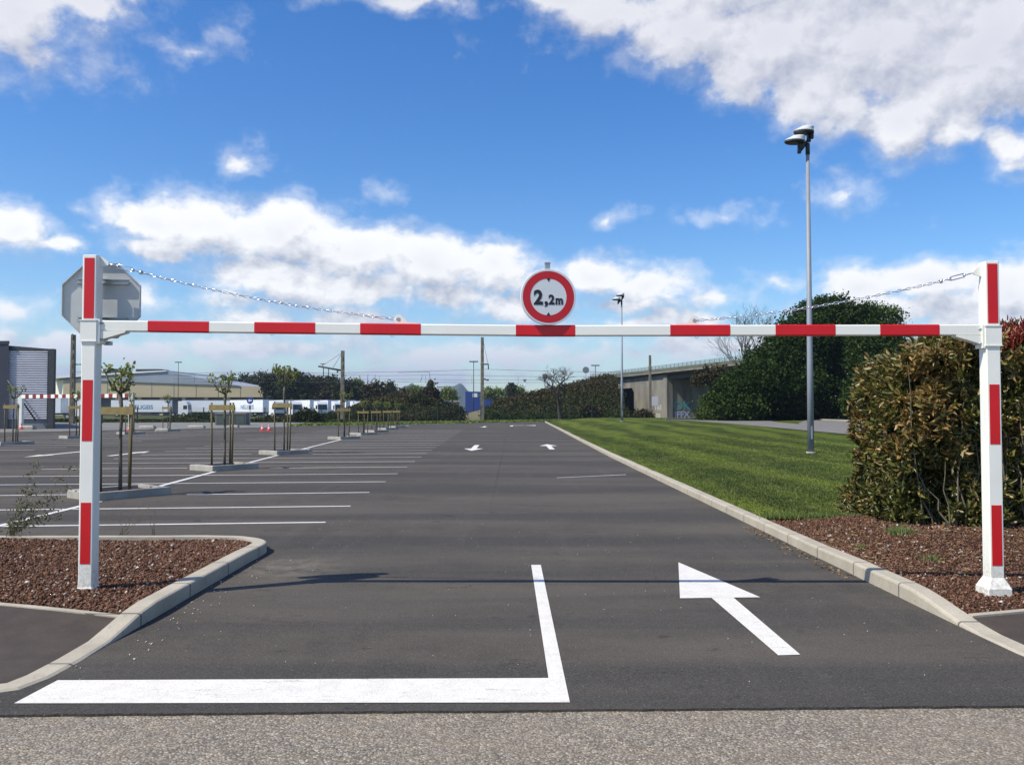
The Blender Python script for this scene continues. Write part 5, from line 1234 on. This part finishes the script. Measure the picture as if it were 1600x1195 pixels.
b_ = MB(); b_.box((ln - .02, -.1, 0), (ln + .5, .4, zat(545, YS1)), 0, MM); b_.add([MM @ Vector(q_) for q_ in ((0, -.1, zat(541, YS0) - .35), (ln - .03, -.1, zat(545, YS1) - .35), (ln - .03, -.1, zat(545, YS1)), (0, -.1, zat(540, YS0)), (0, .2, zat(541, YS0) - .35), (ln - .03, .2, zat(545, YS1) - .35), (ln - .03, .2, zat(545, YS1)), (0, .2, zat(540, YS0)))], [(0,1,2,3),(4,7,6,5),(3,2,6,7),(0,4,5,1),(0,3,7,4),(1,5,6,2)])
loc_build(b_, 'frame', M_steel, bl, bo)
b_ = MB(); b_.box((0, -.02, -.02), (ln - .03, .3, zb2 - .01), 0, MM); loc_build(b_, 'plinth', M_recess, bl, bo)
b_ = MB(); b_.tube([P(12, 594, 73.9), P(56, 657, 73.9)], .07, 6); loc_build(b_, 'brace', M_steel, bl, bo)
# far height barrier
hb2 = thing('height_barrier', (0, 0, 0), 'far small red and white height barrier before the ribbed screen', 'height barrier')
YB0, YB1 = 72.8, 68.0; pa = Vector((xat(32.5, YB0), YB0, 0)); pb = Vector((xat(205.5, YB1), YB1, 0)); zbar0 = zat(619.5, YB0)
hb2.location = pa
for q_, w in ((pa, .17), (pb, .17)): b_ = MB(); b_.box((q_.x - w, q_.y - w, 0), (q_.x + w, q_.y + w, zbar0 + .12)); loc_build(b_, 'post', M_white, hb2, pa)
v = pb - pa; an = _m.atan2(v.y, v.x); MM = Matrix.Translation((pa.x, pa.y, zbar0)) @ Matrix.Rotation(an, 4, 'Z'); b_ = MB(); ln = v.length; N_ = 28
for i in range(N_): b_.box((.2 + (ln - .4) * i / N_, -.1, -.15), (.2 + (ln - .4) * (i + 1) / N_, .1, .15), 1 if i % 2 else 0, MM)
loc_build(b_, 'crossbar', [M_white, mat('dull_red', (.22, .012, .02), .6)], hb2, pa)
# concrete blocks
def block(px, py, w, h, label):
    p = G(px, py, 0); b_ = MB(); b_.loft([[(-w/2, -.3, -.02), (w/2, -.3, -.02), (w/2, .3, -.02), (-w/2, .3, -.02)], [(-w/2, -.3, h*.6), (w/2, -.3, h*.6), (w/2, .3, h*.6), (-w/2, .3, h*.6)], [(-w*.42, -.2, h), (w*.42, -.2, h), (w*.42, .2, h), (-w*.42, .2, h)]])
    tag(b_.build('concrete_block', M_conc2, loc=(p.x, p.y, -.02)), label, 'concrete block', 'concrete blocks along the yard')
block(45, 670.2, .95, .32, 'pale concrete block right of the small barrier post'); block(230, 670, 1.3, .30, 'concrete block right of the nearest staked tree'); block(307, 669, 1.4, .28, 'concrete block left of the second staked tree'); block(365, 668, .9, .25, 'concrete block behind the second staked tree'); block(255, 674, .9, .25, 'short concrete block beside the far staked tree'); block(480, 704.5, .28, .10, 'small pale stone block on the asphalt right of the third staked tree')
# cones
def make_cone():
    r = thing('traffic_cone', (0, 0, 0), 'x', 'traffic cone', 'red and white traffic cones')
    b_ = MB(); n_ = 12; c_ = lambda rr_, z: [(rr_*_m.cos(2*_m.pi*k_/n_), rr_*_m.sin(2*_m.pi*k_/n_), z) for k_ in range(n_)]
    b_.loft([c_(.15, .03), c_(.115, .17)], 0, True, True); b_.loft([c_(.115, .17), c_(.085, .28)], 1, True, True); b_.loft([c_(.085, .28), c_(.06, .38)], 0, True, True); b_.loft([c_(.06, .38), c_(.045, .44)], 1, True, True); b_.loft([c_(.045, .44), c_(.03, .52)], 0, True, True)
    b_.build('cone_body', [M_cone, M_whiteprint], r); b_ = MB(); b_.box((-.2, -.2, 0), (.2, .2, .03)); b_.build('base', M_cone, r); return r
cn = make_cone()
for px, py, lab in ((410, 673, 'left traffic cone of the pair behind the third staked tree'), (420.5, 673, 'right traffic cone of the pair behind the third staked tree'), (33, 670.5, 'traffic cone at the foot of the small barrier post'), (202, 673, 'traffic cone by the right post of the small barrier'), (364, 665, 'small far traffic cone behind the second staked tree')):
    c_ = use(cn); p = G(px, py, 0); c_.location = (p.x, p.y, 0); c_['label'] = lab
# blue direction sign
p = G(390.5, 664.5, 0); bs = thing('direction_sign', (p.x, p.y, -.03), 'round blue sign with a white arrow on a thin pole before the lorries', 'road sign'); Yq = p.y
zc = zat(625.8, Yq) + .03
b_ = MB(); b_.tube([(0, 0, 0), (0, 0, zc + .2)], .035, 6); b_.build('pole', M_galv, bs)
b_ = MB(); b_.prism([(.33*_m.cos(2*_m.pi*k_/20), zc + .33*_m.sin(2*_m.pi*k_/20)) for k_ in range(20)], .04, .07, 0, RX)
b_.prism([(-.22, zc), (-.02, zc + .17), (-.02, zc + .06), (.2, zc + .06), (.2, zc - .06), (-.02, zc - .06), (-.02, zc - .17)], .071, .075, 1, RX); b_.build('sign_face', [M_bluesign, M_whiteprint], bs)
b_ = MB(); b_.prism([(-.25, zc - .95), (.25, zc - .95), (.25, zc - .45), (-.25, zc - .45)], .04, .06, 0, RX); b_.prism([(-.08, zc - .90), (.08, zc - .90), (.08, zc - .5), (-.08, zc - .5)], .061, .064, 1, RX); b_.build('sub_plate', [M_signw, M_blk], bs)
# utility cabinet
p0 = P(336, 662, 92); p1 = P(384, 662, 92); zz = zat(645, 92)
ub = thing('utility_cabinet', ((p0.x + p1.x)/2, 92, -.05), 'grey green concrete utility cabinet behind the second staked tree', 'cabinet'); w = (p1.x - p0.x) / 2
b_ = MB(); b_.cbox((-w, 0, 0), (w, 1.4, zz - .05), .02); b_.build('body', noisy('cabinet_grey', (.15, .165, .15), (.11, .12, .11), 1, .8), ub); b_ = MB(); b_.box((-w - .06, -.06, zz - .045), (w + .06, 1.46, zz + .05)); b_.build('cap', M_conc2, ub)
for a, c in ((-w * .9, -w * .32), (-w * .28, w * .3), (w * .34, w * .92)): b_ = MB(); b_.box((a, -.03, .12), (c, -.002, zz - .2)); b_.build('door', noisy('cabinet_door', (.07, .095, .085), (.05, .07, .065), 1, .6), ub)

# lorries
def make_lorry():
    r = thing('lorry', (0, 0, 0), 'x', 'lorry', 'white lorries parked in a row')
    b_ = MB(); b_.cbox((-13.4, -1.25, 1.15), (0, 1.25, 4.0), .05); tb = b_.build('trailer_box', M_trailer, r)
    b_ = MB(); b_.box((-13.42, -1.27, 1.12), (.02, 1.27, 1.19)); b_.box((-13.42, -1.27, 3.93), (.02, 1.27, 4.02)); b_.build('edge_rail', M_galv, tb)
    b_ = MB(); b_.box((-13, -.5, .8), (3.2, .5, 1.1)); b_.box((-9, -1.2, .45), (-4, -1.1, 1.0)); b_.build('chassis', M_steel, r)
    def wheel(x, y): q_ = MB(); q_.tube([(x, y - .15, .52), (x, y + .15, .52)], .52, 16); o_ = q_.build('wheel', M_tyre, r); q_ = MB(); q_.tube([(x, y - .16, .52), (x, y + .16, .52)], .27, 10); q_.build('rim', M_galv, o_)
    for x in (-12, -10.7, -9.4, .1 + 1.0, 3.6):
        for y in (-1.1, 1.1): wheel(x, y)
    b_ = MB(); prof = [(2.3, .6), (4.6, .6), (4.65, 1.6), (4.5, 3.0), (4.1, 3.55), (2.3, 3.7)]; b_.prism(prof, -1.22, 1.22, 0, RX); cb = b_.build('cab', M_cabw, r)
    b_ = MB(); b_.add([(4.66, -1.1, 1.7), (4.66, 1.1, 1.7), (4.53, 1.05, 2.85), (4.53, -1.05, 2.85)], [(0, 1, 2, 3)]); b_.build('windscreen', M_glass, cb)
    for y in (-1.235, 1.225): b_ = MB(); b_.box((3.5, y, 1.8), (4.4, y + .01, 2.7)); b_.build('side_window', M_glass, cb)
    b_ = MB(); b_.box((4.4, -1.2, .35), (4.72, 1.2, .95)); b_.build('bumper', M_black, cb)
    return r
lo = make_lorry()
def wordmark(root): return text_mesh('NELIGEIS', 1.35, M_blueT, 'lettering', root, Matrix.Translation((-6.2, -1.262, 1.85)) @ RX, .02, .003)
lorries = [(266, 205, 0, True, 'leftmost full length white lorry with blue lettering, behind the nearest staked tree'), (373, 212, 0, False, 'white lorry trailer between the first and second staked trees'), (418, 198, -40, True, 'white lorry with blue lettering behind the blue round sign'),
    (452, 206, -52, False, 'white lorry left of the third staked tree'), (492, 204, -55, False, 'white lorry with dark windscreen left of the bracket arm pole'), (520, 206, -58, False, 'white lorry just left of the bracket arm pole'), (548, 208, -55, False, 'rightmost white lorry, behind the bracket arm pole'), (101, 150, 0, False, 'white lorry partly hidden by the ribbed screen and tan pole')]
for px, Y, a, txt, lab in lorries:
    l_ = use(lo); l_.location = (xat(px, Y), Y, -.1); l_.rotation_euler = (0, 0, rad(a)); l_['label'] = lab
for o_ in [o_ for o_ in bpy.data.objects if o_.name.startswith('lorry')]:
    if 'blue lettering' in o_['label']: wordmark(o_)
bpy.data.objects['lorry'].location.z = -.1
# warehouse
wc = Vector((xat(98, 250), 250, 0)); we = Vector((xat(410, 250), 250, 0)); ln = we.x - wc.x; an = 0; H0 = zat(593, 250); H1 = zat(604, 250); zbt = zat(620.5, 250)
wh = thing('warehouse', wc, 'long low warehouse with tan front band and grey gable behind the lorries', 'warehouse')
b_ = MB(); b_.prism([(0, zbt), (ln, zbt), (ln, H1), (0, H0)], -40, 0, 0, RX); b_.build('wall', M_tan, wh)
b_ = MB(); xw = xat(70, 268) - wc.x; b_.add([(0, .02, 0), (xw, 18, 0), (xw, 18, H0), (0, .02, H0), (.3, .3, 0), (xw + .3, 18.3, 0), (xw + .3, 18.3, H0), (.3, .3, H0)], [(0,1,2,3),(7,6,5,4),(0,3,7,4),(3,2,6,7),(1,5,6,2)]); b_.build('side_wall', M_cream, wh)
b_ = MB(); b_.box((1, 2.5, 0), (ln - 1, 39, zbt - .01)); b_.build('shade_recess_wall', M_recess, wh)  # recessed wall, its blue-grey colour carries the shade below the tan band
for i in range(9): b_ = MB(); x = 2 + i * (ln - 6) / 8; b_.box((x, .35, 0), (x + 1.0, 1.4, zbt - .01)); b_.build('column', M_tan, wh)
for i in range(1, 9): b_ = MB(); x = i * ln / 9; b_.box((x - .06, -.05, zbt + .02), (x + .06, -.01, H0 + (H1 - H0) * i / 9 - .02)); b_.build('panel_joint', M_recess, wh)
gx = xat(260, 250) - wc.x; g1 = xat(375, 250) - wc.x; hl = lambda x: H0 + (H1 - H0) * x / ln; hp = zat(580.5, 250)
b_ = MB(); b_.prism([(-.5, H0 + .01), (g1, hl(g1) + .01), (gx, hp)], -40, .3, 0, RX); b_.build('gable', M_slate, wh)
b_ = MB(); b_.prism([(-6, H0 + .1), (gx, hp + .02), (gx, hp + .35), (-6, H0 + .9)], -40, .6, 0, RX); b_.build('roof', M_roofw, wh)
for px, w_, hh_ in ((171, 2.2, 2.0), (231, 4.2, 1.8)):
    Yw = 300; b_ = MB(); p = P(px, 581, Yw); bu = b_.box((p.x - w_, p.y, p.z - 3), (p.x + w_, p.y + 8, p.z + hh_ * .55)); o_ = b_.build('rooftop_unit', M_steel); o_.parent = wh; o_.matrix_parent_inverse = (Matrix.Translation(wc) @ Matrix.Rotation(an, 4, 'Z')).inverted()
# far blue building and light blue roof
fb = thing('blue_warehouse', (xat(753, 300), 300, -.1), 'long dark blue building far behind the tall railway pole', 'building'); w_ = 26 * 300 / F
b_ = MB(); b_.prism([(-w_, 0), (w_ * 1.1, 0), (w_ * 1.1, zat(614, 300)), (w_ * .2, zat(611.5, 300)), (-w_, zat(611, 300))], -20, 0, 0, RX); b_.build('wall', M_bluew, fb)
b_ = MB(); b_.box((-3.2, -.1, zat(620, 300)), (-1.6, -.02, zat(614, 300))); b_.build('panel', M_signw, fb)
fb = thing('far_house', (xat(683, 280), 280, -.1), 'small building with light blue rounded roof left of the blue building', 'building')
b_ = MB(); b_.box((-1.7, 0, 0), (1.7, 6, zat(617, 280))); b_.build('wall', mat('teal_wall', (.12, .22, .18), .7), fb)
b_ = MB(); b_.prism([(2.0*_m.cos(rad(t_)), zat(617.5, 280) + 1.4*_m.sin(rad(t_))) for t_ in range(0, 181, 15)], -6, .3, 0, RX); b_.build('roof', M_ltblue, fb)
lw = thing('low_bridge_wall', (xat(697, 150), 150, 0), 'low pale parapet between scrub mound and railway pole', 'wall'); b_ = MB(); b_.box((-2.2, 0, zat(628, 150)), (2.2, .4, zat(625.5, 150))); b_.box((-2.2, .05, 0), (2.2, .35, zat(628, 150) - .002), 1); b_.build('parapet', [M_conc2, M_bridged], lw)
# hills
R = random.Random(2)
def hill(name, px0, px1, pytop, Y, D):
    N_ = 40; V = []; Fc = []
    for j, (dy, k_) in enumerate(((0, 0), (.15 * D, .55), (.35 * D, .88), (.5 * D, 1), (.8 * D, .6), (D, 0))):
        for i in range(N_ + 1):
            u = i / N_; h = (zat(pytop, Y) ) * (_m.sin(_m.pi * u) ** .6) * (1 + .10 * _m.sin(u * 13) + .05 * _m.sin(u * 31 + 1)) * k_
            V.append((xat(px0 + (px1 - px0) * u, Y), Y + dy - .5 * D, max(-1, h - .5)))
    for j in range(5):
        for i in range(N_): a = j * (N_ + 1) + i; Fc.append((a, a + 1, a + N_ + 2, a + N_ + 1))
    tag(np_mesh(name, V, Fc, M_hill, smooth=True), kind='structure')
hill('hill', 600, 672, 602, 2300, 500); hill('hill', 655, 760, 602.5, 2500, 500); hill('hill', 765, 830, 605, 2600, 500); hill('hill', 400, 1150, 617, 2700, 600); hill('hill', 150, 650, 615, 2800, 500)
for i, (px, py) in enumerate(((622, 608.5), (630, 610), (668, 607.5), (690, 606.5), (702, 607))):
    Y = 1900; p = P(px, py, Y); r = thing('hill_house', (p.x, Y, p.z - 40), ['pale building on the left flank of the far hill', 'second pale building low on the far hill', 'pale building between the two far hills', 'pale building on the crest of the right far hill', 'rightmost pale building on the far hill'][i], 'building')
    b_ = MB(); b_.box((-9, 0, 0), (9, 10, 43)); b_.build('wall', M_house, r); b_ = MB(); b_.box((-9.5, -.5, 43.02), (9.5, 10.5, 44)); b_.build('roof', noisy('tile', (.22, .10, .06), (.17, .08, .05), 1, .9), r)

# ------------------------------------------------------------------ haze
hz = MB(); hz.box((-1500, -60, -1.5), (1500, 3200, 140))
hm = bpy.data.materials.new('haze_air'); hm.use_nodes = True; t = NT(hm.node_tree); t.n.clear(); oo = t.new('ShaderNodeOutputMaterial'); pv = t.new('ShaderNodeVolumePrincipled')
pv.inputs['Color'].default_value = (.62, .76, .98, 1); pv.inputs['Density'].default_value = .00017; pv.inputs['Anisotropy'].default_value = .2
t.l.new(pv.outputs[0], oo.inputs['Volume'])
HAZE = True
if HAZE:
    ho = hz.build('haze', hm); tag(ho, 'thin pale haze in the air', 'haze', kind='stuff')
